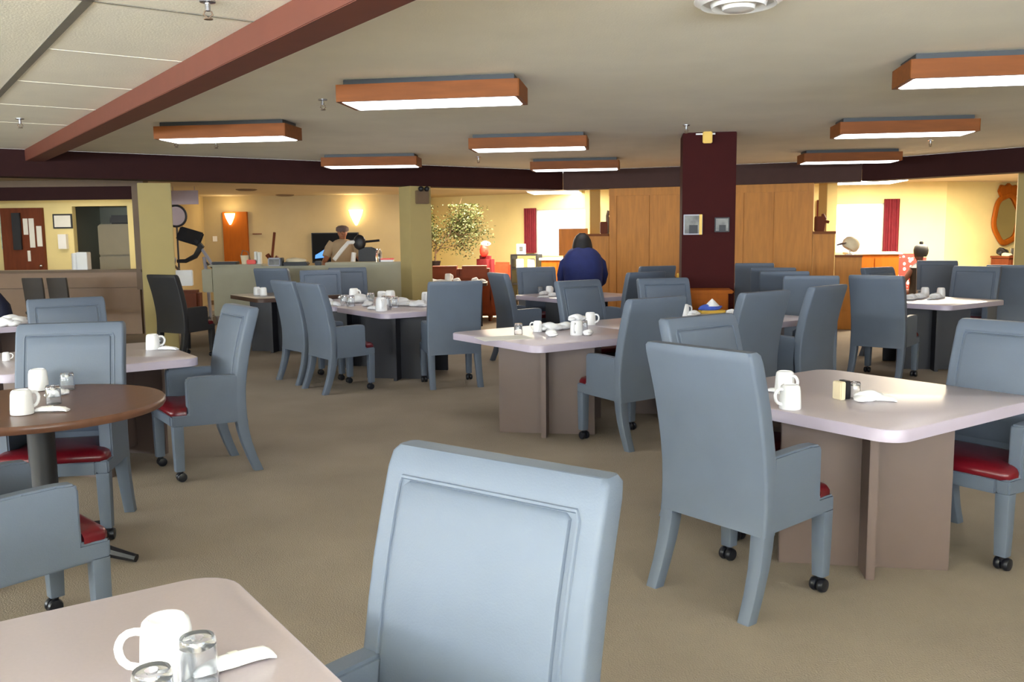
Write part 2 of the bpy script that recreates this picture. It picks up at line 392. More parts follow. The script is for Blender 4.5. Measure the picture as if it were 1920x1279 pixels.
# kitchen: counter, opening header, post, back wall with doorway
bm = bmesh.new(); box(bm, -10.6, -5.95, 14.36, 14.5, 0.0, 0.75); box(bm, -10.6, -5.9, 14.3, 14.5, 0.76, 1.0, 0.004); box(bm, -10.6, -5.93, 14.42, 14.5, 0.75, 0.76)
o = struct('wall_counter', bm, 'counter')
bm = bmesh.new(); box(bm, -10.6, -5.86, 14.24, 14.62, 1.0, 1.04, 0.006); O('cap', bm, 'post', o, False)
bm = bmesh.new(); box(bm, -10.6, -5.78, 14.3, 14.5, 2.35, ZO); struct('trim_5', bm, 'post')
bm = bmesh.new(); box(bm, -10.6, -5.96, 14.34, 14.5, 2.15, 2.35); struct('trim_6', bm, 'darkmaroon')
bm = bmesh.new(); box(bm, -5.96, -5.76, 14.28, 14.52, 0.72, 2.35, 0.004); box(bm, -5.9, -5.82, 14.32, 14.48, 0, 0.72); struct('column', bm, 'post')
bm = bmesh.new()
for x0, x1, z0, z1 in ((-12.8, -8.52, 0, ZO), (-8.52, -7.45, 2.16, ZO), (-7.45, -6.83, 0, ZO)): box(bm, x0, x1, 17.6, 17.74, z0, z1)
struct('wall_kitchen', bm, 'yellow')
bm = bmesh.new(); box(bm, -8.9, -7.1, 19.4, 19.5, 0, ZO); box(bm, -8.9, -8.8, 17.74, 19.4, 0, ZO); box(bm, -7.2, -7.1, 17.74, 19.4, 0, ZO); struct('wall_pantry', bm, 'greywall')
bm = bmesh.new(); box(bm, -9.88, -9.07, 17.52, 17.6, 0, 2.14, 0.004); d = struct('door_1', bm, 'redwood')
bm = bmesh.new(); ball(bm, (-9.14, 17.48, 1.02), 0.03, 0.03, 0.03); O('door_handle', bm, 'steel', d)
bm = bmesh.new(); box(bm, -6.5, -5.95, 20.4, 20.5, 0, 2.1, 0.004); d = struct('door_2', bm, 'orange')
bm = bmesh.new(); ball(bm, (-6.02, 20.37, 1.0), 0.03, 0.03, 0.03); O('door_handle', bm, 'steel', d)
# half wall between the columns in front of the gym
bm = bmesh.new(); box(bm, -4.76, -1.72, 14.3, 14.42, 0.28, 1.07, 0.01)
hw = struct('wall_half', bm, 'halfwall')
bm = bmesh.new(); box(bm, -4.8, -3.95, 14.24, 14.6, 1.07, 1.10, 0.008); box(bm, -2.95, -1.7, 14.24, 14.6, 1.07, 1.115, 0.008); O('cap', bm, 'halfwall', hw, False)
bm = bmesh.new(); box(bm, -4.7, -1.8, 14.36, 14.41, 0, 0.28); O('kick_plate', bm, 'black', hw, False)


# ------------------------------------------------------------------ ceiling lamps
LH = ZC
lamp = thing('ceiling_light', '', 'ceiling light', group='wood framed ceiling lights')
bm = bmesh.new(); box(bm, -0.585, 0.585, -0.17, 0.17, -0.042, 0, 0.003); box(bm, -0.598, 0.598, -0.194, 0.194, -0.06, -0.042); O('housing', bm, 'housing', lamp, False)
bm = bmesh.new()
outer = rr(1.25, 0.44, 0.012, 2); inner = rr(1.19, 0.38, 0.01, 2)
loft(bm, [[(x, y, -0.04) for x, y in outer], [(x, y, -0.152) for x, y in outer], [(x, y, -0.152) for x, y in inner], [(x, y, -0.04) for x, y in inner]], cap=False, closed=True)
O('frame', bm, 'oak2', lamp, False)
bm = bmesh.new(); loft(bm, [[(x, y, z) for x, y in rr(1.192 - k, 0.382 - k, 0.01, 2)] for z, k in ((-0.12, 0), (-0.148, 0), (-0.158, 0.03))]); O('diffuser', bm, 'diffuser', lamp)
LL = [(-0.52, 6.31, -8.5, 'largest wood framed ceiling light, above the open carpet near the maroon beam'),
      (3.05, 5.62, -9, 'wood framed ceiling light at the upper right, cut by the frame'),
      (-2.6, 8.47, -7, 'wood framed ceiling light just right of the slanting maroon beam'),
      (0.21, 9.76, -7.5, 'wood framed ceiling light in mid ceiling behind the largest one'),
      (3.75, 8.72, -7.5, 'wood framed ceiling light right of the maroon column'),
      (-1.81, 11.95, -3, 'small wood framed ceiling light against the left dark beam'),
      (0.93, 12.95, -8, 'small wood framed ceiling light where the dark beam changes to grey'),
      (4.5, 12.1, -6, 'small wood framed ceiling light against the right beam, farthest right')]
for x, y, r, lb in LL: place(lamp, (x, y, LH), rad(r), lb)

# small ceiling fittings
spk = thing('sprinkler', '', 'sprinkler', group='ceiling sprinklers')
bm = bmesh.new(); lathe(bm, [(0.035, 0), (0.035, -0.008), (0.012, -0.012), (0.012, -0.045)], 12); O('escutcheon', bm, 'steel', spk)
bm = bmesh.new(); tube(bm, [(-0.012, 0, -0.045), (-0.02, 0, -0.06), (0, 0, -0.078)], 0.004, 6); tube(bm, [(0.012, 0, -0.045), (0.02, 0, -0.06), (0, 0, -0.078)], 0.004, 6); lathe(bm, [(0.02, -0.078), (0.02, -0.082)], 10); O('deflector', bm, 'post', spk)
def onceil(px, py, z=ZC):
    d = (px - 960) / 1680 * Rv + (639.5 - py) / 1680 * Uv + fw; t = (z - EYE) / d.z; return (d.x * t, d.y * t)
for px, py, lb in ((605, 186, 'sprinkler between the two left ceiling lights'), (37, 222, 'white sprinkler in the tiled ceiling at the left edge'), (389, 1, 'sprinkler in the tiled ceiling at the top'),
                   (330, 262, 'sprinkler below the second left ceiling light'), (405, 264, 'brass sprinkler under the left ceiling light'), (897, 294, 'sprinkler ahead of the dark beam, below the middle light'), (1745, 262, 'sprinkler under the right ceiling light'), (1287, 234, 'sprinkler beside the top of the maroon column')):
    x, y = onceil(px, py); place(spk, (x, y, ZC), 0.3, lb)
x, y = onceil(1385, -2)
v = thing('ceiling_vent', 'round white ceiling vent at the top edge of the picture', 'vent', (x, y, ZC))
bm = bmesh.new(); lathe(bm, [(0.2, 0), (0.2, -0.01), (0.17, -0.03), (0.16, -0.012), (0.13, -0.012), (0.12, -0.04), (0.1, -0.02), (0.08, -0.02), (0.07, -0.05), (0.01, -0.055)], 28); O('grille', bm, 'whitepl', v)
al = thing('strobe_light', 'yellow alarm strobe at the top of the maroon column', 'alarm light', (2.09, 9.66, 2.52), rad(-8))
bm = bmesh.new(); box(bm, -0.05, 0.05, -0.04, 0.0, -0.06, 0.06, 0.008); O('body', bm, 'gold', al); bm = bmesh.new(); box(bm, -0.12, 0.08, -0.02, 0.0, 0.03, 0.045); O('bracket', bm, 'whitepl', al)

# ------------------------------------------------------------------ dining chair
BP = [(0.335, -0.245), (0.36, -0.24), (0.45, -0.236), (0.55, -0.238), (0.65, -0.25), (0.75, -0.268), (0.85, -0.29), (0.95, -0.318), (1.03, -0.342), (1.062, -0.353), (1.075, -0.357)]
def rear(z):
    for (z0, y0), (z1, y1) in zip(BP, BP[1:]):
        if z <= z1: return y0 + (y1 - y0) * (z - z0) / (z1 - z0)
    return BP[-1][1]
CW = 0.55; TH = 0.078
chair = thing('dining_chair', '', 'chair', group='slate blue dining chairs')
bm = bmesh.new(); rings = []
for z, y in BP:
    k = 0.012 if z > 1.07 else (0.003 if z > 1.06 else 0)
    rings.append([(px, py, z) for px, py in rr(CW - 2 * k, TH - 2 * k, 0.014, 3, 0, y + TH / 2)])
loft(bm, rings); backrest = O('backrest', bm, 'bluevinyl', chair)
bm = bmesh.new(); rings = []
def front(z): return rear(z) + TH
zs = [0.5, 0.51, 0.56, 0.65, 0.75, 0.85, 0.95, 1.0, 1.01]
for i, z in enumerate(zs):
    k = 0.012 if i in (0, len(zs) - 1) else 0
    rings.append([(px, py, z) for px, py in rr(0.42 - 2 * k, 0.03 - k, 0.007, 2, 0, front(z) - 0.004)])
loft(bm, rings); O('back_pad', bm, 'bluevinyl', backrest)
bm = bmesh.new(); pts = []
for z in [0.5, 0.6, 0.7, 0.8, 0.9, 1.0]: pts.append((-0.226, front(z) + 0.001, z))
for x in (-0.22, -0.1, 0, 0.1, 0.22): pts.append((x, front(1.016) + 0.001, 1.016))
for z in [1.0, 0.9, 0.8, 0.7, 0.6, 0.5]: pts.append((0.226, front(z) + 0.001, z))
tube(bm, pts, 0.005, 6); O('piping', bm, 'bluevinyl', backrest)
arm_poly = [(-0.20, 0.34), (0.235, 0.355), (0.235, 0.425), (0.135, 0.425), (0.135, 0.635), (0.125, 0.655), (0.06, 0.66), (-0.05, 0.657), (-0.185, 0.65), (-0.19, 0.5)]
for s in (-1, 1):
    bm = bmesh.new(); x0, x1 = sorted((s * 0.212, s * 0.275)); prism(bm, arm_poly, 'x', x0, x1, 0.008); O('armrest', bm, 'bluevinyl', chair)
bm = bmesh.new(); box(bm, -0.212, 0.212, 0.17, 0.235, 0.352, 0.42, 0.006); box(bm, -0.212, 0.212, -0.18, 0.17, 0.37, 0.415); O('seat_rail', bm, 'bluevinyl', chair)
bm = bmesh.new()
T = [(-0.208, -0.165), (0.208, -0.165), (0.208, 0.14), (0.268, 0.145), (0.265, 0.215), (0.24, 0.238), (-0.24, 0.238), (-0.265, 0.215), (-0.268, 0.145), (-0.208, 0.14)]
rings = []
for z, k in ((0.418, 0.96), (0.424, 1.0), (0.445, 1.0), (0.462, 0.965), (0.474, 0.86), (0.48, 0.6), (0.482, 0.25)):
    rings.append([(x * k, 0.03 + (y - 0.03) * k, z) for x, y in T])
loft(bm, rings); O('seat_cushion', bm, 'redseat', chair, ang=60)
for s in (-1, 1):
    bm = bmesh.new(); rings = []
    for z, yo, wd in ((0.345, -0.205, 0.07), (0.28, -0.213, 0.068), (0.2, -0.23, 0.064), (0.1, -0.262, 0.06), (0.0, -0.302, 0.058)):
        rings.append([(px, py, z) for px, py in rr(wd, wd, 0.008, 2, s * (0.273 - wd / 2), yo)])
    loft(bm, rings); O('rear_leg', bm, 'bluevinyl', chair)
for s in (-1, 1):
    bm = bmesh.new(); rings = []
    for z, wd in ((0.358, 0.066), (0.2, 0.062), (0.07, 0.056)):
        rings.append([(px, py, z) for px, py in rr(wd, wd, 0.008, 2, s * 0.242, 0.2)])
    loft(bm, rings); fl = O('front_leg', bm, 'bluevinyl', chair)
    bm = bmesh.new(); cx = s * 0.242
    for e in (-1, 1):
        b3 = bmesh.new(); lathe(b3, [(0.012, -0.016), (0.027, -0.013), (0.031, -0.004), (0.031, 0.004), (0.027, 0.013), (0.012, 0.016)], 14)
        bmesh.ops.rotate(b3, verts=b3.verts[:], matrix=Matrix.Rotation(PI / 2, 3, 'Y')); bmesh.ops.translate(b3, verts=b3.verts[:], vec=(cx + e * 0.018, 0.19, 0.031)); merge(bm, b3)
    tube(bm, [(cx, 0.2, 0.075), (cx, 0.198, 0.04)], 0.012, 8); O('caster', bm, 'caster', fl)
def put_chair(x, y, phi, label):
    return place(chair, (x, y, 0), rad(phi - 90), label)
CH = [
 (-0.212, 1.54, 234, 'slate blue armchair nearest the camera, cut by the bottom edge, inner back showing'),
 (1.0, 3.75, 38, 'large slate blue armchair seen from behind, drawn up to the right-hand pale table'),
 (1.2, 4.62, 306, 'slate blue armchair mostly hidden behind the large one at the right-hand table'),
 (2.22, 4.2, 215, 'slate blue armchair with red seat at the right edge of the picture'),
 (0.84, 6.57, 126, 'slate blue armchair seen from behind at the front of the long middle table row'),
 (1.75, 7.08, 126, 'slate blue armchair seen from behind, second along the long middle table row'),
 (2.43, 7.70, 132, 'slate blue armchair turned to the left at the far end of the middle table row'),
 (-0.64, 9.17, 106, 'grey blue armchair seen from behind at the near end of the black based table'),
 (-1.72, 8.96, 36, 'grey blue armchair with right arm showing, near corner of the black based table'),
 (-2.13, 9.55, 38, 'grey blue armchair half hidden on the left of its twin at the black based table'),
 (-2.08, 5.83, 215, 'slate blue armchair facing left at the corner of the left pale table'),
 (-2.35, 4.58, 281, 'slate blue armchair facing the camera behind the round brown table'),
 (-3.3, 6.72, 304, 'slate blue armchair at the far side of the left pale table, only its top showing'),
 (-1.86, 3.24, 46, 'slate blue armchair cut by the left edge, its arm and red seat corner showing'),
 (0.83, 8.5, 306, 'grey blue chair behind the mugs of the middle table row, facing the camera'),
 (1.6, 8.7, 285, 'grey blue chair in front of the maroon column, left of the oak cabinet'),
 (0.13, 10.75, 22, 'dark grey armchair turned right, beside the small far table left of the person in blue'),
 (0.42, 12.1, 285, 'dark grey chair just left of the person in the blue coat'),
 (1.42, 10.75, 120, 'dark grey chair just right of the person in the blue coat'),
 (1.9, 12.6, 110, 'dark grey chair against the left oak panels, farthest of that row'),
 (3.14, 9.45, 75, 'grey chair right of the maroon column, nearest of the staggered four'),
 (3.2, 10.55, 75, 'grey chair right of the maroon column, second of the staggered four'),
 (3.38, 11.6, 75, 'grey chair right of the maroon column, third of the staggered four'),
 (3.6, 13.3, 75, 'dark grey chair against the right oak panels, farthest of the staggered four'),
 (3.9, 9.3, 48, 'dark grey armchair seen from behind on the left of the far right table'),
 (4.65, 10.75, 300, 'dark grey chair behind the left end of the far right table'),
 (5.5, 10.8, 225, 'dark grey chair facing the camera behind the far right table'),
 (6.15, 12.9, 250, 'tall dark chair in front of the seated person with the hair bun'),
 (6.42, 11.55, 62, 'dark grey chair at the right edge beyond the far right table'),
 (-4.2, 11.5, 58, 'nearly black armchair standing at the yellow column on the left'),
 (-3.42, 13.4, 75, 'grey chair against the pale half wall, under the small radio'),
 (-2.5, 11.95, 290, 'grey chair at the far end of the black based table, before the half wall'),
 (-2.3, 12.75, 285, 'grey chair peeping out on the right in front of the half wall'),
]
for c in CH:
    o = put_chair(*c)
    if c[3].startswith('nearly black'):
        for k in [q for ch in o.children for q in [ch] + list(ch.children)]:
            if k.material_slots and k.material_slots[0].material.name == 'slate_blue_vinyl':
                k.material_slots[0].link = 'OBJECT'; k.material_slots[0].material = MT['charcoal']
side = thing('side_chair', '', 'chair', group='dark side chairs at the counter')
bm = bmesh.new(); loft(bm, [[(x, y, z) for x, y in rr(wd, 0.045, 0.015, 3, 0, yo)] for z, wd, yo in ((0.5, 0.32, -0.19), (0.6, 0.335, -0.195), (0.8, 0.345, -0.22), (0.955, 0.35, -0.245), (0.972, 0.335, -0.248))]); O('backrest', bm, 'darkbrown', side)
bm = bmesh.new(); loft(bm, [[(x, y, z) for x, y in rr(wd, wd, 0.04, 3)] for z, wd in ((0.43, 0.39), (0.44, 0.4), (0.47, 0.4), (0.485, 0.36))]); O('seat', bm, 'darkbrown', side)
for sx in (-1, 1):
    bm = bmesh.new(); tube(bm, [(sx * 0.16, 0.16, 0.44), (sx * 0.17, 0.18, 0)], 0.015, 8); O('leg', bm, 'black', side)
    bm = bmesh.new(); tube(bm, [(sx * 0.15, -0.2, 0.6), (sx * 0.16, -0.17, 0.44), (sx * 0.17, -0.24, 0)], 0.015, 8); O('leg', bm, 'black', side)
side.scale = (0.87, 1, 1); place(side, (-7.02, 13.4, 0), rad(0), 'dark brown side chair at the kitchen counter, left one of the pair')
place(side, (-6.62, 13.35, 0), rad(-4), 'dark brown side chair at the kitchen counter, right one of the pair')

# ------------------------------------------------------------------ square tables
def make_table(basem, topm='tabletop', edgem='tableedge'):
    t = thing('dining_table', '', 'table', group='square dining tables')
    bm = bmesh.new(); S = 1.2
    loft(bm, [[(x, y, z) for x, y in rr(S - k, S - k, 0.1, 6)] for z, k in ((0.69, 0.006), (0.739, 0.006), (0.741, 0.012))]); top = O('tabletop', bm, topm, t)
    bm = bmesh.new(); ro = rr(S, S, 0.102, 6); ri = rr(S - 0.012, S - 0.012, 0.097, 6)
    loft(bm, [[(x, y, 0.689) for x, y in ro], [(x, y, 0.735) for x, y in ro], [(x, y, 0.74) for x, y in rr(S - 0.006, S - 0.006, 0.1, 6)], [(x, y, 0.74) for x, y in ri], [(x, y, 0.689) for x, y in ri]], cap=False, closed=True); O('edge_band', bm, edgem, top)
    R45 = Matrix.Rotation(rad(45), 3, 'Z')
    for s in (-1, 1):
        bm = bmesh.new()
        b3 = bmesh.new(); box(b3, -0.37, 0.37, min(s * 0.3, s * 0.335), max(s * 0.3, s * 0.335), 0.0, 0.689, 0.003)
        box(b3, -0.019, 0.019, min(s * 0.335, s * 0.5), max(s * 0.335, s * 0.5), 0.0, 0.689, 0.002)
        bmesh.ops.rotate(b3, verts=b3.verts[:], matrix=R45.inverted()); merge(bm, b3); O('leg_panel', bm, basem, t, False)
    bm = bmesh.new(); b3 = bmesh.new(); box(b3, -0.15, 0.15, -0.3, 0.3, 0.06, 0.689, 0.003)
    bmesh.ops.rotate(b3, verts=b3.verts[:], matrix=R45.inverted()); merge(bm, b3); O('stretcher', bm, basem, t, False)
    return t
tA = make_table('tablebase'); tB = make_table('darkbase'); tC = make_table('darkbase', 'greytop', 'brownedge')
def tcen(F, i, j): return (F[0] + ca * 0.602 * i - sa * 0.602 * j, F[1] + sa * 0.602 * i + ca * 0.602 * j, 0)
R35 = rad(35)
FM = (0.17, 6.27); FL2 = (-1.3, 9.02); FP = (4.53, 9.25)
place(tA, (1.65, 4.28, 0), R35, 'pale mauve square table on the right with a black and white caddy on it')
place(tA, (-0.835, 1.225, 0), R35, 'pale mauve table at the bottom left corner, nearest the camera')
place(tA, (-2.89, 6.02, 0), R35, 'pale mauve square table on the left behind the round brown table')
place(tA, tcen(FM, 1, 1), R35, 'pale mauve table with brown base, near left end of the middle row')
place(tA, tcen(FM, 3, 1), R35, 'middle table of the long pale mauve row, behind the two chair backs')
o = place(tA, tcen(FM, 4.7, 1), R35, 'far right table of the long pale mauve row, between two chairs'); o.scale = (0.7, 1, 1)
place(tB, tcen(FL2, 1, 1), R35, 'pale topped table with black base, near end crowded with tableware')
place(tB, tcen(FL2, 1, 3), R35, 'pale topped table with black base, far end behind the crowded one')
place(tB, tcen(FP, 1, 1), R35, 'grey table in the far right with a corner towards the camera')
place(tB, (0.85, 11.55, 0), R35, 'small far table left of the person in blue, with white napkins')
place(tC, (-3.1, 12.3, 0), R35, 'dark far table in front of the pale half wall on the left')
o = place(tC, (-0.91, 15.0, 0), rad(0), 'small table hidden behind a chair back in front of the brown sofa'); o.scale = (0.85, 0.5, 1)
place(tB, (2.75, 13.5, 0), rad(-20), 'far table before the left oak panels, condiments on it')
place(tA, (-5.2, 8.45, 0), R35, 'table at the left edge with cream napkins piled on it')
# round brown table
rt = thing('round_table', 'round brown table with a black pole base at the left edge', 'table', (-2.25, 4.19, 0))
bm = bmesh.new(); lathe(bm, [(0.52, 0.715), (0.555, 0.72), (0.565, 0.735), (0.565, 0.748), (0.558, 0.757), (0.01, 0.76)], 56); O('tabletop', bm, 'browntop', rt)
bm = bmesh.new(); lathe(bm, [(0.2, 0.715), (0.2, 0.7), (0.06, 0.68), (0.06, 0.08), (0.075, 0.05)], 24); O('pole', bm, 'black', rt)
for k in range(4):
    a = rad(-10 + 90 * k); bm = bmesh.new(); tube(bm, [(0.03 * math.cos(a), 0.03 * math.sin(a), 0.07), (0.3 * math.cos(a), 0.3 * math.sin(a), 0.05), (0.46 * math.cos(a), 0.46 * math.sin(a), 0.02)], [0.035, 0.03, 0.02], 8); O('foot', bm, 'black', rt)

# ------------------------------------------------------------------ tableware
mug = thing('mug', '', 'mug', group='upside down white mugs')
bm = bmesh.new(); lathe(bm, [(0.038, 0.004), (0.0415, 0.0), (0.043, 0.004), (0.042, 0.03), (0.039, 0.075), (0.036, 0.09), (0.029, 0.0965), (0.026, 0.0965), (0.024, 0.093), (0.003, 0.092)], 28); [setattr(v, 'co', v.co * 1.13) for v in bm.verts]; O('body', bm, 'white', mug)
bm = bmesh.new(); tube(bm, [(0.034, 0, 0.078), (0.046, 0, 0.081), (0.056, 0, 0.08), (0.064, 0, 0.075), (0.069, 0, 0.067), (0.0715, 0, 0.058), (0.07, 0, 0.046), (0.066, 0, 0.036), (0.058, 0, 0.027), (0.04, 0, 0.02)], 0.0065, 8); [setattr(v, 'co', v.co * 1.13) for v in bm.verts]; O('handle', bm, 'white', mug)
gl = tag(None or thing('drinking_glass', '', 'glass'), '', 'glass', 'upside down drinking glasses')
bm = bmesh.new(); lathe(bm, [(0.033, 0.001), (0.036, 0.0), (0.0355, 0.04), (0.034, 0.085), (0.031, 0.092), (0.012, 0.092), (0.01, 0.078), (0.028, 0.074), (0.031, 0.06), (0.0325, 0.03), (0.033, 0.001)], 24); O('body', bm, 'glass', gl)
nap = thing('napkin_roll', '', 'napkin', group='white napkin rolls')
bm = bmesh.new(); rings = []
for s, rx, rz, yo in ((-0.1, 0.012, 0.006, 0.006), (-0.085, 0.022, 0.012, 0.004), (-0.05, 0.024, 0.018, 0.0), (0, 0.023, 0.019, -0.003), (0.05, 0.022, 0.017, 0.0), (0.085, 0.028, 0.014, 0.003), (0.105, 0.034, 0.006, 0.004)):
    rings.append([(s, yo + rx * math.cos(2 * PI * k / 12) * (1 + 0.12 * math.sin(3 * k)), rz + rz * math.sin(2 * PI * k / 12)) for k in range(12)])
loft(bm, rings); O('cloth', bm, 'napkin', nap)
bm = bmesh.new(); rings = [[(s, (0.0245) * math.cos(2 * PI * k / 12), 0.019 + 0.0205 * math.sin(2 * PI * k / 12)) for k in range(12)] for s in (-0.012, 0.012)]
loft(bm, rings); O('band', bm, 'paper', nap)
crm = thing('crumpled_napkin', '', 'napkin', group='crumpled white napkins')
bm = bmesh.new(); blob(bm, (0, 0, 0.027), 0.06, 0.042, 0.03, 0.22, 5); blob(bm, (0.05, 0.01, 0.016), 0.04, 0.03, 0.018, 0.25, 8, 2); blob(bm, (-0.045, -0.015, 0.018), 0.035, 0.035, 0.02, 0.25, 9, 2); O('cloth', bm, 'napkin', crm, ang=70)
def pl(px, py, z=0.74):
    d = (px - 960) / 1680 * Rv + (639.5 - py) / 1680 * Uv + fw; t = (z - EYE) / d.z; return (d.x * t, d.y * t, z)
def Z(pt, dz=0.0): return (pt[0], pt[1], pt[2] + dz)
TZ = 0.7415
def mugs(px, py, rz, lb, z=TZ, sc_=None): place(mug, pl(px, py, z), rad(rz), lb, scale=sc_)
def glas(px, py, lb, z=TZ, sc_=None): place(gl, pl(px, py, z), 0, lb, scale=sc_)
def roll(px, py, rz, lb, z=TZ, sc_=None): place(nap, pl(px, py, z), rad(rz), lb, scale=sc_)
def crum(px, py, rz, lb, z=TZ, sc_=None): place(crm, pl(px, py, z), rad(rz), lb, scale=sc_)
# nearest table
mugs(316, 1264, 205, 'white mug upside down on the nearest table, handle to the left')
glas(374, 1282, 'clear glass between mug and napkin on the nearest table', sc_=0.95)
roll(438, 1250, 36, 'white napkin roll on the nearest table, right of the glass', sc_=0.72)
glas(290, 1350, 'clear glass at the bottom edge in front of the nearest mug')
# right-hand table
mugs(1471, 737, 300, 'white mug upside down, farther of the two on the right-hand table')
mugs(1481, 766, 200, 'white mug upside down, nearer of the two on the right-hand table')
roll(1462, 738, 120, 'napkin roll half hidden by the large chair on the right-hand table')
cd_ = thing('condiment_caddy', 'small black and white caddy on the right-hand table', 'caddy', pl(1577, 748, TZ), rad(20))
bm = bmesh.new(); box(bm, -0.028, 0.002, -0.03, 0.03, 0, 0.085, 0.004); O('white_box', bm, 'cream', cd_); bm = bmesh.new(); box(bm, 0.003, 0.034, -0.028, 0.028, 0.002, 0.088, 0.004); O('black_box', bm, 'black', cd_)
glas(1601, 747, 'clear glass beside the black and white caddy', sc_=0.85)
crum(1628, 752, 10, 'crumpled napkin next to the caddy on the right-hand table', sc_=0.95)
roll(1645, 752, -20, 'napkin roll pointing right from the crumpled one by the caddy', sc_=0.8)
# round table
RZ_ = 0.7605
mugs(73, 731, 130, 'white mug upside down, farther one on the round brown table', RZ_)
mugs(42, 776, 60, 'white mug upside down, nearer one on the round brown table', RZ_)
roll(95, 772, 5, 'napkin roll lying by the nearer mug on the round brown table', RZ_)
glas(101, 757, 'clear glass on the round brown table, right of the nearer mug', RZ_)
glas(127, 730, 'clear glass standing at the far side of the round brown table', RZ_)
crum(106, 742, 40, 'crumpled napkin between the glasses on the round table', RZ_, 0.7)
# left pale table
mugs(287, 655, 20, 'white mug upside down on the left pale table'); glas(299, 652, 'clear glass beside the mug on the left pale table'); roll(314, 656, -10, 'napkin roll beside the mug on the left pale table')
mugs(12, 676, 20, 'white cup by the left edge on the left pale table', sc_=0.5)
# middle row
glas(972, 627, 'clear glass alone at the left end of the middle row')
sh = tag(O('paper_placemat', (lambda b: (box(b, -0.2, 0.2, -0.13, 0.13, 0, 0.002), b)[1])(bmesh.new()), 'paper', None, False, pl(945, 634, TZ)), 'white paper placemat at the left corner of the middle row', 'placemat'); sh.rotation_euler.z = rad(20)
mugs(1008, 622, 160, 'small white cup left of the napkins on the middle row', sc_=0.8)
crum(1030, 620, 10, 'crumpled napkin, leftmost on the middle row', sc_=1.25); crum(1060, 617, 40, 'crumpled napkin between the leftmost one and the tall mug', sc_=1.1)
crum(1034, 630, 80, 'small napkin in front of the others on the middle row', sc_=0.95)
mugs(1081, 628, 250, 'white mug upside down in the centre of the middle row', sc_=1.05); place(crm, Z(pl(1081, 628, TZ), 0.112), 0.4, 'white napkin heaped on top of the central mug of the middle row', scale=0.95)
mugs(1107, 609, 330, 'white mug upside down beside the chair back on the middle row'); glas(1094, 621, 'clear glass right of the central mug on the middle row'); crum(1103, 628, 60, 'little napkin right of the central mug on the middle row', sc_=0.8)
mugs(1283, 592, 20, 'white cup by the oak cabinet on the middle row'); crum(1300, 592, 30, 'crumpled napkin left of the blue cloth'); 
bx = thing('tissue_box', 'blue patterned tissue box with white tissue on the middle row', 'tissue box', pl(1335, 587, TZ), rad(5))
bm = bmesh.new(); box(bm, -0.12, 0.12, -0.06, 0.06, 0, 0.03, 0.006); O('box', bm, 'gold', bx); bm = bmesh.new(); blob(bm, (-0.01, 0, 0.055), 0.115, 0.055, 0.035, 0.16, 3); O('cloth', bm, 'blue', bx); bm = bmesh.new(); lathe(bm, [(0.075, 0.07), (0.05, 0.095), (0.025, 0.12), (0.004, 0.14)], 10); O('tissue', bm, 'napkin', bx)
crum(1372, 588, 10, 'crumpled napkin right of the blue cloth', sc_=0.8)
# crowded table with the black base
k = 0
for px, py, kind, s, lb in ((615, 571, 'c', 1, 'crumpled napkin at the left end of the crowded table'), (627, 573, 'r', 1, 'napkin roll near the left end of the crowded table'), (646, 572, 'g', 1, 'clear glass, first from the left on the crowded table'),
    (649, 560, 'r', 1, 'napkin roll standing out behind the first glass on the crowded table'), (658, 574, 'g', 1, 'clear glass, second from the left on the crowded table'), (672, 568, 'c', 1.5, 'big heap of napkin in the middle of the crowded table'), (664, 562, 'm', 1, 'white mug behind the big napkin heap on the crowded table'),
    (690, 574, 'c', 0.8, 'small napkin right of the big heap on the crowded table'), (695, 568, 'g', 1, 'clear glass right of the big heap on the crowded table'), (715, 583, 'm', 1, 'white mug at the near corner of the crowded table'), (716, 566, 'm', 0.9, 'white mug behind the corner mug on the crowded table'), (725, 580, 'g', 1.2, 'tall clear glass by the corner mug on the crowded table'),
    (732, 567, 'm', 1, 'white mug right of the tall glass on the crowded table'), (740, 576, 'g', 1, 'clear glass right of the tall one on the crowded table'), (752, 572, 'c', 1.2, 'crumpled napkin on the right half of the crowded table'), (768, 574, 'r', 1.2, 'napkin roll at the right of the crowded table'), (785, 575, 'c', 1.0, 'crumpled napkin at the right end of the crowded table'), (702, 581, 'r', 0.9, 'napkin roll lying at the front edge of the crowded table'), (799, 568, 'm', 0.9, 'white mug against the chair back at the right end of the crowded table')):
    s *= 1.3
    {'c': lambda: crum(px, py, 37 * len(lb), lb, sc_=s), 'r': lambda: roll(px, py, 20 + 31 * len(lb), lb, sc_=s), 'g': lambda: glas(px, py, lb, sc_=s), 'm': lambda: mugs(px, py, 50 * len(lb), lb, sc_=s)}[kind]()
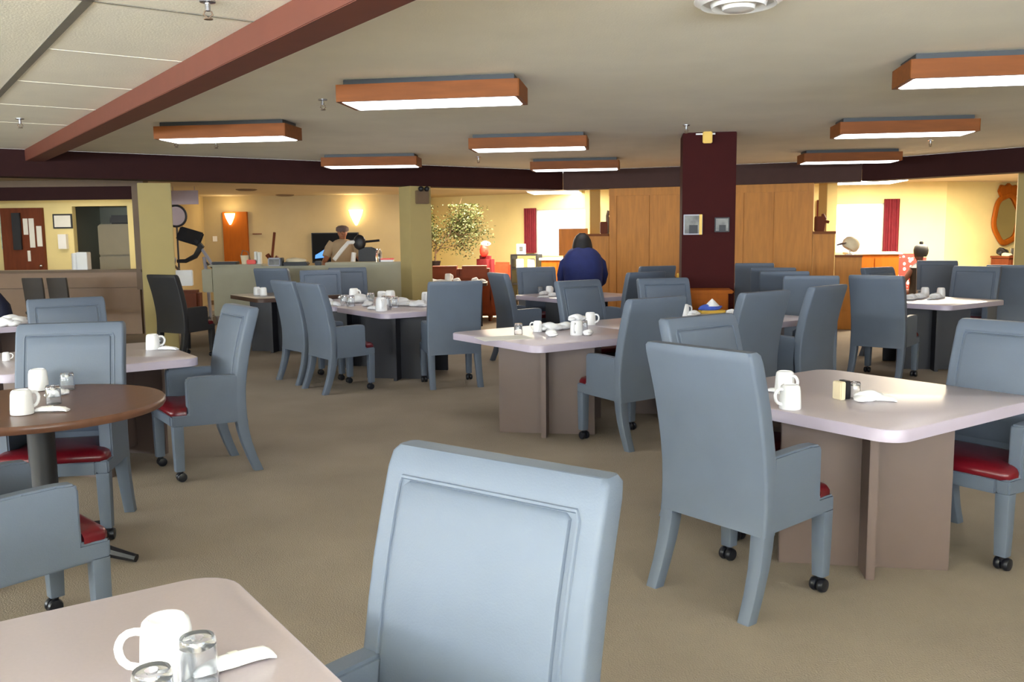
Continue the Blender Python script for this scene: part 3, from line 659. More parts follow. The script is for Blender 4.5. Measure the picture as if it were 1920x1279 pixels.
# other far tables
mugs(482, 553, 20, 'white mug on the dark far table by the half wall, left one'); mugs(494, 554, 200, 'white mug on the dark far table by the half wall, right one')
for px, py, kind, lb in ((1013, 549, 'g', 'clear glass on the small far table left of the person in blue'), (1020, 553, 'c', 'crumpled napkin, left one on the small far table'), (1030, 552, 'm', 'white mug on the small far table left of the person in blue'), (1037, 556, 'c', 'crumpled napkin, right one on the small far table'), (1018, 558, 'r', 'napkin roll on the near edge of the small far table')):
    {'c': lambda: crum(px, py, 30, lb), 'r': lambda: roll(px, py, 20, lb), 'g': lambda: glas(px, py, lb), 'm': lambda: mugs(px, py, 50, lb)}[kind]()
for i, (dx, dy, kind, lb) in enumerate(((-0.36, 0.05, 'c', 'crumpled napkin, leftmost above the chair back before the sofa'), (-0.22, 0.0, 'r', 'napkin roll above the chair back before the sofa, left part'), (-0.12, 0.1, 'm', 'white mug above the chair back before the sofa'), (0.0, 0, 'c', 'crumpled napkin above the middle of the chair back before the sofa'), (0.24, 0.1, 'c', 'crumpled napkin above the right end of the chair back before the sofa'), (0.34, 0.02, 'r', 'napkin roll at the right end of the table before the sofa'))):
    place({'c': crm, 'r': nap, 'm': mug}[kind], (-0.91 + 1.25 * dx, 15.0 + dy, TZ), 0.4 * i, lb, scale=1.3)
for px, py, kind, lb in ((1708, 562, 'c', 'crumpled napkin, leftmost on the far right table'), (1724, 560, 'c', 'crumpled napkin, middle one on the far right table'), (1734, 556, 'm', 'white mug behind the napkins on the far right table'), (1745, 562, 'r', 'napkin roll at the front of the far right table'), (1764, 557, 'm', 'white mug, right one on the far right table'), (1755, 560, 'c', 'crumpled napkin against the right mug on the far right table')):
    {'c': lambda: crum(px, py, 30, lb, sc_=1.2), 'r': lambda: roll(px, py, 40, lb), 'm': lambda: mugs(px, py, 50, lb)}[kind]()
cdy = thing('condiment_caddy', 'dark and yellow condiment caddy on the far table before the left oak panels', 'caddy', (2.45, 13.4, TZ)); cdy.scale = (1.3, 1.3, 1.4)
bm = bmesh.new(); box(bm, -0.1, 0.0, -0.04, 0.04, 0, 0.1, 0.008); O('black_box', bm, 'black', cdy); bm = bmesh.new(); box(bm, 0.02, 0.12, -0.04, 0.04, 0, 0.13, 0.008); O('yellow_box', bm, 'gold', cdy)
for i, (px, py) in enumerate(((8, 612), (22, 606), (34, 610))): crum(px, py, 40 * i, 'cream crumpled napkin at the left edge table, ' + ('leftmost', 'middle', 'rightmost')[i] + ' of three', sc_=1.5)
tb = tag(O('tote_bag', (lambda b: (blob(b, (0, 0, 0.1), 0.2, 0.1, 0.11, 0.1, 4), b)[1])(bmesh.new()), 'teal', None, True, (-5.25, 8.75, TZ)), 'teal cloth bag on the table at the left edge', 'bag')

# ------------------------------------------------------------------ oak cabinet before the maroon column
cab = thing('oak_cabinet', 'low oak cabinet in front of the maroon column', 'cabinet', (2.0, 9.38, 0), rad(-8))
bm = bmesh.new(); box(bm, -0.30, 0.25, -0.18, 0.18, 0.04, 0.9, 0.006); O('body', bm, 'orange', cab, False)
bm = bmesh.new(); box(bm, -0.33, 0.3, -0.2, 0.2, 0.9, 0.935, 0.01); O('top', bm, 'orange', cab, False)
for i in range(2):
    bm = bmesh.new(); box(bm, -0.235 + 0.24 * i, -0.005 + 0.24 * i, -0.195, -0.18, 0.08, 0.84, 0.004); dd = O('door', bm, 'orange', cab, False)
    bm = bmesh.new(); ball(bm, (-0.03 + 0.06 * i, -0.205, 0.5), 0.012, 0.012, 0.012, 8, 6); O('knob', bm, 'steel', dd)
# pictures on the maroon column
def picture(x, z, w_, h_, lb, m='photo'):
    p = thing('framed_picture', lb, 'picture', (2.16, 9.96, 0), rad(-8))
    bm = bmesh.new(); box(bm, x - w_ / 2, x + w_ / 2, -0.3, -0.281, z - h_ / 2, z + h_ / 2, 0.003); O('frame', bm, 'silver' if x < 0 else 'black', p, False)
    if x < 0: bm = bmesh.new(); box(bm, x + w_ / 2 - 0.035, x + w_ / 2 - 0.004, -0.307, -0.303, z - h_ / 2, z + h_ / 2); O('gilt_edge', bm, 'gold', p, False)
    bm = bmesh.new(); box(bm, x - w_ / 2 + 0.012, x + w_ / 2 - 0.012, -0.304, -0.3, z - h_ / 2 + 0.012, z + h_ / 2 - 0.012)
    O('print', bm, m, p, False)
    bm = bmesh.new(); box(bm, x - w_ * 0.2, x + w_ * 0.25, -0.306, -0.304, z - h_ / 2 + 0.012, z - h_ * 0.02); O('dark_shape', bm, 'black', p, False)
picture(-0.165, 1.61, 0.2, 0.215, 'framed black and white photo with cream edge on the maroon column, left one')
picture(0.14, 1.605, 0.155, 0.155, 'small framed dark photo on the maroon column, right one')

# ------------------------------------------------------------------ people
def skin_mesh(name, nodes, edges, m, parent, sub=2):
    """nodes: (x,y,z,rx[,ry]); one continuous surface"""
    me = bpy.data.meshes.new(name + '_graph'); me.from_pydata([n[:3] for n in nodes], edges, [])
    o = bpy.data.objects.new(name + '_graph', me); COL.objects.link(o)
    sk = o.modifiers.new('skin', 'SKIN'); sk.use_smooth_shade = True
    for i, n in enumerate(nodes):
        v = me.skin_vertices[0].data[i]; v.radius = (n[3], n[4] if len(n) > 4 else n[3]); v.use_root = (i == 0)
    s = o.modifiers.new('sub', 'SUBSURF'); s.levels = sub; s.render_levels = sub
    dg = bpy.context.evaluated_depsgraph_get(); ev = o.evaluated_get(dg)
    out = bpy.data.meshes.new_from_object(ev); out.name = name
    COL.objects.unlink(o); bpy.data.objects.remove(o)
    r = bpy.data.objects.new(name, out); COL.objects.link(r); out.materials.clear(); out.materials.append(MT[m])
    for p in out.polygons: p.use_smooth = True; p.material_index = 0
    r.parent = parent; return r
def chain(nodes, edges, start, pts):
    prev = start
    for p in pts:
        nodes.append(p); edges.append((prev, len(nodes) - 1)); prev = len(nodes) - 1
    return prev
def hand(nodes, edges, wrist, p, d, side, up):
    """palm then five bent fingers from wrist index at p along d"""
    p = Vector(p); d = Vector(d).normalized(); side = Vector(side).normalized(); up = Vector(up).normalized()
    palm = chain(nodes, edges, wrist, [tuple(p + d * 0.05) + (0.034, 0.018)])
    for i, (o, L) in enumerate(((-0.033, 0.075), (-0.011, 0.088), (0.011, 0.082), (0.033, 0.062))):
        b = p + d * 0.09 + side * o
        chain(nodes, edges, palm, [tuple(b) + (0.011,), tuple(b + d * L * 0.5 - up * 0.012) + (0.0095,), tuple(b + d * L * 0.8 - up * 0.04) + (0.008,)])
    chain(nodes, edges, palm, [tuple(p + d * 0.04 - side * 0.045) + (0.012,), tuple(p + d * 0.075 - side * 0.062 - up * 0.012) + (0.01,)])
def body(parent, H_, m, stoop=0.0, arms=((0.35, 0.1), (0.35, 0.1)), seated=False, name='body', legs=True):
    """figure facing -Y, hips at origin x/y; stoop bends the trunk forward (metres at the neck)"""
    s = H_ / 1.75; n = []; e = []
    hz = 0.46 if seated else 0.88 * s
    t = 0.54 * s
    n.append((0, 0, hz, 0.15 * s, 0.11 * s))
    n.append((0, -stoop * 0.35, hz + 0.2 * s, 0.15 * s, 0.11 * s)); e.append((0, 1))
    n.append((0, -stoop * 0.75, hz + 0.4 * s, 0.17 * s, 0.12 * s)); e.append((1, 2))
    n.append((0, -stoop, hz + t - 0.02, 0.07 * s, 0.065 * s)); e.append((2, 3))
    n.append((0, -stoop * 1.15 - 0.01, hz + t + 0.07 * s, 0.055 * s)); e.append((3, 4))
    hy = -stoop * 1.35 - 0.03
    k = chain(n, e, 4, [(0, hy, hz + t + 0.13 * s, 0.07 * s, 0.078 * s), (0, hy, hz + t + 0.2 * s, 0.078 * s, 0.09 * s), (0, hy + 0.01, hz + t + 0.27 * s, 0.06 * s, 0.07 * s)])
    n.append((0, hy - 0.105 * s, hz + t + 0.165 * s, 0.014 * s)); e.append((6, len(n) - 1))      # nose
    for sg in (-1, 1):
        n.append((sg * 0.085 * s, hy + 0.01, hz + t + 0.18 * s, 0.014 * s, 0.022 * s)); e.append((6, len(n) - 1))   # ears
    for sg, (fwd_, out) in zip((-1, 1), arms):
        sh = (sg * 0.19 * s, -stoop * 0.85, hz + t - 0.09 * s)
        el = (sg * (0.23 + out) * s, -stoop * 0.8 - fwd_ * 0.25, hz + t - 0.36 * s)
        wr = (sg * (0.2 + out * 0.6) * s, -stoop * 0.8 - fwd_ * 0.85, hz + t - 0.5 * s)
        w_ = chain(n, e, 2, [sh + (0.062 * s,), el + (0.045 * s,), wr + (0.03 * s,)])
        d = Vector(wr) - Vector(el)
        hand(n, e, w_, wr, d, (sg, 0, 0), (0, 0.2, 1))
    if legs:
        for sg in (-1, 1):
            if seated: chain(n, e, 0, [(sg * 0.1, -0.05, hz - 0.0, 0.09), (sg * 0.12, -0.42, hz, 0.07), (sg * 0.12, -0.45, 0.08, 0.045), (sg * 0.12, -0.56, 0.04, 0.04)])
            else: chain(n, e, 0, [(sg * 0.095 * s, 0, hz - 0.1 * s, 0.095 * s), (sg * 0.1 * s, 0.01, hz * 0.52, 0.066 * s), (sg * 0.1 * s, 0.03, 0.1, 0.045 * s), (sg * 0.11 * s, -0.11, 0.045, 0.042 * s)])
    o = skin_mesh(name, n, e, m, parent)
    return o, hz + t, hy, s
# person in the blue coat, from behind
pb = thing('person', 'person in a navy blue coat with black hair, seen from behind, stooping', 'person', (1.04, 12.95, 0), rad(180)); pb.scale = (0.88, 0.88, 0.88)
body(pb, 1.75, 'darkskin', 0.16, ((0.5, 0.1), (0.5, 0.1)))
bm = bmesh.new(); rings = []
for z, a, b, yo in ((0.66, 0.28, 0.22, 0.02), (0.86, 0.30, 0.23, 0.0), (1.05, 0.325, 0.235, -0.03), (1.18, 0.335, 0.23, -0.06), (1.29, 0.325, 0.22, -0.09), (1.38, 0.295, 0.2, -0.12), (1.45, 0.24, 0.17, -0.15), (1.50, 0.16, 0.14, -0.17), (1.51, 0.05, 0.06, -0.17)):
    rings.append([(x, y, z + 0.008 * math.sin(5 * k)) for k, (x, y) in enumerate(ell(a, b, 24, 0, yo))])
loft(bm, rings); O('coat', bm, 'navy', pb, ang=80)
for sg in (-1, 1):
    bm = bmesh.new(); tube(bm, [(sg * 0.2, -0.12, 1.34), (sg * 0.30, -0.14, 1.24), (sg * 0.345, -0.18, 1.06), (sg * 0.335, -0.28, 0.94), (sg * 0.28, -0.44, 0.86)], [0.08, 0.09, 0.082, 0.072, 0.06], 12); O('sleeve', bm, 'navy', pb)
bm = bmesh.new()
for sg in (-1, 1): tube(bm, [(sg * 0.1, 0, 0.92), (sg * 0.105, 0.01, 0.5), (sg * 0.1, 0.03, 0.09)], [0.135, 0.1, 0.08], 12)
O('trousers', bm, 'navydark', pb)
bm = bmesh.new(); rings = []
for z, a, b, yo in ((1.40, 0.165, 0.13, -0.15), (1.45, 0.175, 0.15, -0.18), (1.54, 0.165, 0.16, -0.21), (1.63, 0.145, 0.15, -0.23), (1.70, 0.105, 0.12, -0.235), (1.745, 0.045, 0.05, -0.235)): rings.append([(x, y, z) for x, y in ell(a, b, 18, 0, yo)])
loft(bm, rings); O('hair', bm, 'hair', pb)
# man with cap behind the half wall
pm = thing('person', 'man in a beige shirt and flat cap standing at an exercise machine before the television', 'person', (-3.02, 16.2, 0), rad(10))
b_, top, hy, s = body(pm, 1.74, 'skin', 0.06, ((0.5, 0.12), (0.45, 0.1)))
bm = bmesh.new(); rings = []
for z, a, b, yo in ((0.88, 0.23, 0.155, 0), (1.1, 0.215, 0.15, -0.02), (1.3, 0.225, 0.155, -0.045), (1.4, 0.215, 0.13, -0.055), (1.455, 0.13, 0.095, -0.06), (1.475, 0.075, 0.08, -0.06)): rings.append([(x, y, z) for x, y in ell(a, b, 22, 0, yo)])
loft(bm, rings); O('shirt', bm, 'beige', pm)
for sg in (-1, 1):
    bm = bmesh.new(); tube(bm, [(sg * 0.17, -0.05, 1.40), (sg * 0.24, -0.07, 1.31), (sg * 0.30, -0.12, 1.17)], [0.09, 0.085, 0.07], 12); O('sleeve', bm, 'beige', pm)
bm = bmesh.new()
for sg in (-1, 1): tube(bm, [(sg * 0.1, 0, 0.95), (sg * 0.105, 0.01, 0.5), (sg * 0.1, 0.03, 0.07)], [0.125, 0.095, 0.075], 12)
O('trousers', bm, 'black', pm)
bm = bmesh.new(); lathe(bm, [(0.105, top + 0.2), (0.115, top + 0.225), (0.11, top + 0.27), (0.07, top + 0.3), (0.01, top + 0.31)], 18, 0, hy); rings = [[(x, y, z) for x, y in ell(a, 0.075, 14, 0, hy - 0.1)] for z, a in ((top + 0.195, 0.09), (top + 0.207, 0.09))]; loft(bm, rings); O('cap', bm, 'greycap', pm)
for sg in (-1, 1):
    bm = bmesh.new(); ball(bm, (sg * 0.032, hy - 0.086, top + 0.19), 0.012, 0.008, 0.007, 8, 5); O('eye', bm, 'black', pm)
bm = bmesh.new(); box(bm, -0.026, 0.026, hy - 0.09, hy - 0.078, top + 0.112, top + 0.12, 0.003); O('mouth', bm, 'redwood', pm)
# seated person with bun, seen above a chair
ps = thing('person', 'seated person with black hair in a bun, only the head showing above the chairs', 'person', (6.85, 15.0, 0), rad(200))
body(ps, 1.6, 'darkskin', 0.02, seated=True)
bm = bmesh.new(); lathe(bm, [(0.09, 1.08), (0.112, 1.13), (0.118, 1.19), (0.105, 1.25), (0.06, 1.285), (0.028, 1.29), (0.034, 1.31), (0.024, 1.335), (0.003, 1.345)], 18, 0, -0.02); O('hair', bm, 'hair', ps)
bm = bmesh.new(); rings = [[(x, y, z) for x, y in ell(a, b, 18)] for z, a, b in ((0.4, 0.2, 0.15), (0.7, 0.2, 0.14), (0.9, 0.215, 0.14), (0.96, 0.12, 0.1), (0.99, 0.07, 0.07))]; loft(bm, rings); O('sweater', bm, 'black', ps)
# person at the left edge
pe = thing('person', 'person in dark navy clothes sitting at the left edge, forearm on the table', 'person', (-5.78, 9.6, 0), rad(35))
body(pe, 1.62, 'darkskin', 0.05, ((0.5, 0.1), (0.6, 0.16)), seated=True)
bm = bmesh.new(); rings = [[(x, y - 0.03, z) for x, y in ell(a, b, 18)] for z, a, b in ((0.4, 0.22, 0.17), (0.7, 0.22, 0.16), (0.92, 0.23, 0.16), (1.0, 0.13, 0.1), (1.03, 0.07, 0.07))]; loft(bm, rings); O('sweater', bm, 'navydark', pe)
for sg in (-1, 1):
    bm = bmesh.new(); tube(bm, [(sg * 0.18, -0.05, 0.92), (sg * 0.27, -0.11, 0.8), (sg * 0.29, -0.18, 0.68)], [0.09, 0.08, 0.07], 12); O('sleeve', bm, 'navydark', pe)
bm = bmesh.new(); lathe(bm, [(0.1, 1.12), (0.118, 1.18), (0.11, 1.26), (0.06, 1.31), (0.005, 1.32)], 18, 0, -0.06); O('hair', bm, 'hair', pe)
bm = bmesh.new()
for sg in (-1, 1): tube(bm, [(sg * 0.1, -0.02, 0.46), (sg * 0.12, -0.42, 0.47), (sg * 0.12, -0.46, 0.4), (sg * 0.12, -0.46, 0.1)], [0.115, 0.09, 0.085, 0.065], 10)
O('trousers', bm, 'teal', pe)
st = thing('stool', 'stool under the person sitting at the left edge', 'stool', (-5.78, 9.62, 0))
bm = bmesh.new(); lathe(bm, [(0.19, 0.3), (0.2, 0.31), (0.2, 0.33), (0.02, 0.335)], 24); O('seat', bm, 'redwood', st)
for k in range(4):
    bm = bmesh.new(); a = rad(45 + 90 * k); tube(bm, [(0.14 * math.cos(a), 0.14 * math.sin(a), 0.3), (0.18 * math.cos(a), 0.18 * math.sin(a), 0)], 0.018, 8); O('leg', bm, 'redwood', st)
st2 = dup(st, (6.85, 15.0, 0), 0, 'stool under the seated person with the hair bun')

# ------------------------------------------------------------------ lounge behind
sf = thing('sofa', 'brown leather sofa seen from behind, left of the far table row', 'sofa', (-1.12, 16.2, 0), rad(0))
bm = bmesh.new(); box(bm, -0.82, 0.82, -0.45, 0.45, 0.1, 0.42, 0.04); O('base', bm, 'leather', sf)
bm = bmesh.new(); box(bm, -0.8, 0.8, -0.47, -0.2, 0.3, 0.88, 0.06); O('backrest', bm, 'leather', sf)
for i in range(2):
    bm = bmesh.new(); box(bm, -0.32 + 0.525 * i, 0.215 + 0.525 * i, -0.5, -0.1, 0.72, 0.985, 0.05); O('back_cushion', bm, 'leather', sf)
for s_ in (-1, 1):
    bm = bmesh.new(); box(bm, s_ * 0.82 - 0.13, s_ * 0.82 + 0.13, -0.46, 0.45, 0.1, 0.64, 0.07); O('armrest', bm, 'leather', sf)
for i in range(2):
    bm = bmesh.new(); box(bm, -0.68 + 0.69 * i, 0.0 + 0.69 * i, -0.18, 0.44, 0.42, 0.54, 0.05); O('seat_cushion', bm, 'leather', sf)
for sx in (-1, 1):
    for sy in (-1, 1): bm = bmesh.new(); lathe(bm, [(0.03, 0), (0.04, 0.1)], 10, sx * 0.74, sy * 0.36); O('leg', bm, 'redwood', sf)
def armchair(loc, rot, m, lb):
    a = thing('armchair', lb, 'armchair', loc, rad(rot), None)
    bm = bmesh.new(); box(bm, -0.3, 0.3, -0.32, 0.32, 0.12, 0.44, 0.05); O('seat', bm, m, a)
    bm = bmesh.new(); box(bm, -0.29, 0.29, 0.18, 0.36, 0.4, 1.1, 0.07); O('backrest', bm, m, a)
    for s_ in (-1, 1): bm = bmesh.new(); box(bm, s_ * 0.34 - 0.07, s_ * 0.34 + 0.07, -0.32, 0.34, 0.12, 0.64, 0.05); O('armrest', bm, m, a)
    for sx in (-1, 1):
        for sy in (-1, 1): bm = bmesh.new(); lathe(bm, [(0.02, 0), (0.03, 0.12)], 8, sx * 0.28, sy * 0.26); O('leg', bm, 'redwood', a)
    return a
armchair((-0.76, 18.3, 0), -60, 'redfab', 'dark red armchair behind the right end of the brown sofa')
armchair((-0.3, 19.9, 0), -30, 'orangefab', 'orange armchair behind the dark red one in the lounge').scale = (0.8, 0.8, 0.83)
armchair((7.28, 16.6, 0), 170, 'floral', 'red floral armchair by the right lounge window')
hp = tag(O('plush_toy', (lambda b: (blob(b, (0, 0, 0.1), 0.09, 0.08, 0.13, 0.06, 2), b)[1])(bmesh.new()), 'red', None, True, (-0.55, 18.4, 1.1)), 'red plush figure with white hair perched behind the sofa', 'plush toy')
hp = None
bm = bmesh.new(); blob(bm, (0.03, 0, 0.24), 0.1, 0.07, 0.06, 0.1, 6); O('white_top', bm, 'napkin', bpy.data.objects['plush_toy'])
std = thing('plant_stand', 'tall dark stand under the ficus behind the sofa', 'stand', (-1.55, 18.4, 0))
bm = bmesh.new(); box(bm, -0.16, 0.16, -0.16, 0.16, 0.82, 0.86, 0.005); O('top', bm, 'redwood', std)
for sx in (-1, 1):
    for sy in (-1, 1): bm = bmesh.new(); box(bm, sx * 0.13 - 0.02, sx * 0.13 + 0.02, sy * 0.13 - 0.02, sy * 0.13 + 0.02, 0, 0.82); O('leg', bm, 'redwood', std)
fp = thing('potted_ficus', 'leafy green ficus in a black pot behind the brown sofa', 'plant', (-1.55, 18.4, 0.86))
bm = bmesh.new(); lathe(bm, [(0.08, 0), (0.11, 0.13), (0.12, 0.14), (0.1, 0.145), (0.01, 0.14)], 20); O('pot', bm, 'black', fp)
bm = bmesh.new(); br = []
def bra(p, d, L, r, dep):
    q = p + d * L; tube(bm, [p, (p + q) / 2 + Vector((random.uniform(-.02, .02),) * 3), q], [r, r * 0.8, r * 0.6], 6)
    br.append((q, dep)); br.append(((p + q) / 2, dep))
    if dep < 3:
        for _ in range(3):
            dd = (d + Vector((random.uniform(-0.7, 0.95), random.uniform(-0.6, 0.6), random.uniform(-0.65, 0.45)))).normalized(); bra(q, dd, L * random.uniform(0.6, 0.85), r * 0.6, dep + 1)
bra(Vector((0, 0, 0.13)), Vector((0.08, 0, 1)).normalized(), 0.35, 0.02, 0)
bra(Vector((0.02, 0, 0.3)), Vector((0.55, 0, 0.75)).normalized(), 0.42, 0.015, 0)
bra(Vector((0.1, 0, 0.5)), Vector((0.85, 0, 0.4)).normalized(), 0.35, 0.012, 1)
for p_, d_, L_, r_, k_ in ((V(.3, 0, .8), V(.5, 0, -.4), .3, .008, 2), (V(-.02, 0, .6), V(-.3, 0, .6), .3, .01, 1), (V(.6, 0, .85), V(.6, 0, -.15), .28, .008, 2), (V(.1, 0, .4), V(.6, 0, .1), .3, .01, 2), (V(.02, 0, .3), V(-.2, -.2, .5), .2, .008, 2)): bra(p_, d_.normalized(), L_, r_, k_)
O('trunk', bm, 'bark', fp)
bm = bmesh.new()
for q, dep in br:
    if dep < 1: continue
    for _ in range(22):
        c = q + Vector((random.gauss(.02, .11), random.gauss(0, .1), random.gauss(0, .1)))
        c.x = min(max(c.x, -0.18), 1.2); c.z = min(max(c.z, 0.12), 1.28)
        a = Vector((random.uniform(-1, 1), random.uniform(-1, 1), random.uniform(-1, 0.3))).normalized(); b = a.cross(Vector((random.uniform(-1, 1), random.uniform(-1, 1), 1))).normalized()
        L = random.uniform(0.035, 0.06); wv = b * L * 0.34
        bm.faces.new([bm.verts.new(v) for v in (c, c + a * L * 0.5 + wv, c + a * L, c + a * L * 0.5 - wv)])
O('foliage', bm, 'leaf', fp, False)
# curtains
def curtain(A, B, px0, px1, z0, z1, lb):
    d = (B - A).normalized(); n = Vector((d.y, -d.x)); s0, s1 = hit(A, B, px0), hit(A, B, px1)
    bm = bmesh.new(); pts = []; N = 28
    for k in range(N + 1):
        p = A + d * (s0 + (s1 - s0) * k / N) + n * (0.06 + 0.022 * math.sin(k * 1.35)); pts.append(p)
    back = [p + n * -0.012 for p in pts]
    ring = [tuple(p) for p in pts] + [tuple(p) for p in back[::-1]]
    loft(bm, [[(x, y, z0) for x, y in ring], [(x, y, z1) for x, y in ring]])
    return tag(O('curtain', bm, 'curtain'), lb, 'curtain')
curtain(W1a, W1b, 988, 1010, 1.1, 2.11, 'maroon curtain on the left of the left lounge window')
curtain(W1a, W1b, 1116, 1126, 1.1, 2.11, 'maroon curtain on the right of the left lounge window')
curtain(W2a, W2b, 1652, 1681, 1.1, 2.13, 'maroon curtain on the right of the right lounge window')
curtain(W2a, W2b, 1528, 1539, 1.1, 2.13, 'maroon curtain on the left of the right lounge window')
for (x, y, lb) in ((0.95, 19.3, 'bright ceiling light panel in the lounge beyond the left window'), (6.55, 16.6, 'bright ceiling light panel in front of the right lounge window')):
    cl = thing('ceiling_lamp', lb, 'ceiling light', (x, y, ZO), rad(-8))
    bm = bmesh.new(); box(bm, -0.55, 0.55, -0.62, 0.62, -0.05, 0, 0.004); O('frame', bm, 'whitepl', cl, False)
    bm = bmesh.new(); box(bm, -0.52, 0.52, -0.59, 0.59, -0.062, -0.05); O('diffuser', bm, 'panel_light', cl, False)
# side table, cabinet, board near the left window
sd = thing('shelf_unit', 'black open shelf under the left lounge window', 'shelf', (0.33, 19.35, 0), rad(-20))
bm = bmesh.new()
box(bm, -0.3, 0.3, -0.18, 0.18, 1.07, 1.1, 0.003); O('top', bm, 'black', sd, False)
for x0 in (-0.3, 0.27): bm = bmesh.new(); box(bm, x0, x0 + 0.03, -0.18, 0.18, 0, 1.07); O('side_panel', bm, 'black', sd, False)
for z in (0.1, 0.45, 0.78): bm = bmesh.new(); box(bm, -0.27, 0.27, -0.18, 0.18, z, z + 0.025); O('shelf', bm, 'black', sd, False)
for i, x in enumerate((-0.14, 0.1)): bm = bmesh.new(); box(bm, x - 0.08, x + 0.08, -0.1, 0.1, 0.805, 1.0, 0.01); tag(O('storage_box', bm, 'whitepl', None, True, (0.33, 19.35, 0)), 'white box in the black shelf, ' + ('left one' if i == 0 else 'right one'), 'box')
pf = thing('photo_frame', 'white framed photo standing on the black shelf', 'picture', (0.22, 19.4, 1.1), rad(-5))
bm = bmesh.new(); box(bm, -0.1, 0.1, -0.012, 0.012, 0, 0.22, 0.003); O('frame', bm, 'whitepl', pf, False); bm = bmesh.new(); box(bm, -0.04, 0.04, -0.016, -0.012, 0.06, 0.16); O('print', bm, 'photo', pf, False)
wc = thing('wooden_cabinet', 'orange brown cabinet with white top below the left lounge window', 'cabinet', (0.98, 18.85, 0), rad(-20))
bm = bmesh.new(); box(bm, -0.3, 0.42, -0.2, 0.2, 0.03, 0.98, 0.005); O('body', bm, 'orange', wc, False); bm = bmesh.new(); box(bm, -0.34, 0.46, -0.24, 0.22, 0.98, 1.03, 0.006); O('top', bm, 'whitepl', wc, False)
for i in range(2): bm = bmesh.new(); box(bm, -0.28 + 0.36 * i, 0.05 + 0.36 * i, -0.215, -0.2, 0.08, 0.93, 0.004); O('door', bm, 'orange', wc, False)
bd_ = thing('notice_easel', 'plain brown board on an easel behind the person in blue', 'easel', (1.13, 16.75, 0), rad(-4))
bm = bmesh.new(); box(bm, -0.24, 0.30, -0.02, 0.02, 1.12, 1.62, 0.004); O('board', bm, 'oak', bd_, False)
for sx in (-1, 1): bm = bmesh.new(); tube(bm, [(sx * 0.1, 0.03, 1.6), (sx * 0.24, -0.08, 0)], 0.015, 8); O('leg', bm, 'oak2', bd_)
bm = bmesh.new(); tube(bm, [(0, 0.03, 1.5), (0, 0.4, 0)], 0.015, 8); O('leg', bm, 'oak2', bd_)
# ornaments on the low walls
def on_part(px, o): p = Vector(K1) + pd * on_beam(px) + pn * o; return (p.x, p.y)
x, y = on_part(1130, 0.15); og = thing('figurine', 'dark carved figurine on the left low oak wall', 'figurine', (x, y, 1.52))
bm = bmesh.new(); box(bm, -0.07, 0.05, -0.05, 0.05, 0, 0.2, 0.01); O('block', bm, 'redwood', og); bm = bmesh.new(); tube(bm, [(0.05, 0, 0.0), (0.065, 0, 0.2), (0.05, 0, 0.3), (0.08, 0, 0.38)], [0.03, 0.04, 0.025, 0.035], 10); O('figure', bm, 'post', og)
x, y = on_part(1536, 0.15); og = thing('figurine', 'dark carved figurine on the right low oak wall', 'figurine', (x, y, 1.52))
bm = bmesh.new(); box(bm, -0.085, 0.03, -0.05, 0.05, 0, 0.23, 0.01); O('block', bm, 'redwood', og); bm = bmesh.new(); tube(bm, [(0.03, 0, 0.0), (0.05, 0, 0.2), (0.03, 0, 0.27)], [0.03, 0.045, 0.02], 10); tube(bm, [(0.03, -0.02, 0.16), (0.12, -0.03, 0.14)], 0.022, 8); O('figure', bm, 'redwood', og)
x, y = on_part(1588, 0.15); ht = thing('flat_cap', 'grey beige flat cap on a small stand before the right window', 'hat', (x, y, 1.155))
bm = bmesh.new(); lathe(bm, [(0.06, 0), (0.05, 0.015), (0.012, 0.02), (0.012, 0.12)], 14, 0.04, 0); O('stand', bm, 'whitepl', ht)
bm = bmesh.new(); b3 = bmesh.new(); lathe(b3, [(0.1, 0), (0.125, 0.03), (0.135, 0.09), (0.115, 0.15), (0.07, 0.185), (0.005, 0.19)], 20); bmesh.ops.rotate(b3, verts=b3.verts[:], matrix=Matrix.Rotation(rad(32), 3, 'Y')); bmesh.ops.translate(b3, verts=b3.verts[:], vec=(0.01, 0, 0.09)); merge(bm, b3); O('crown', bm, 'cream', ht)
bm = bmesh.new(); rings = [[(x_, y_, 0.165 + dz + 0.3 * (x_ + 0.1)) for x_, y_ in ell(0.07, 0.09, 14, -0.1, -0.02)] for dz in (0, 0.012)]; loft(bm, rings); O('brim', bm, 'greycap', ht)
rc = thing('wooden_cabinet', 'reddish brown cabinet under the right lounge window', 'cabinet', (6.45, 16.1, 0), rad(-8))
bm = bmesh.new(); box(bm, -0.42, 0.42, -0.2, 0.2, 0.03, 1.1, 0.006); O('body', bm, 'orange', rc, False); bm = bmesh.new(); box(bm, -0.45, 0.45, -0.23, 0.22, 1.1, 1.14, 0.006); O('top', bm, 'cream', rc, False)
for i in range(2): bm = bmesh.new(); box(bm, -0.4 + 0.41 * i, -0.01 + 0.41 * i, -0.215, -0.2, 0.1, 1.04, 0.004); O('door', bm, 'orange', rc, False)
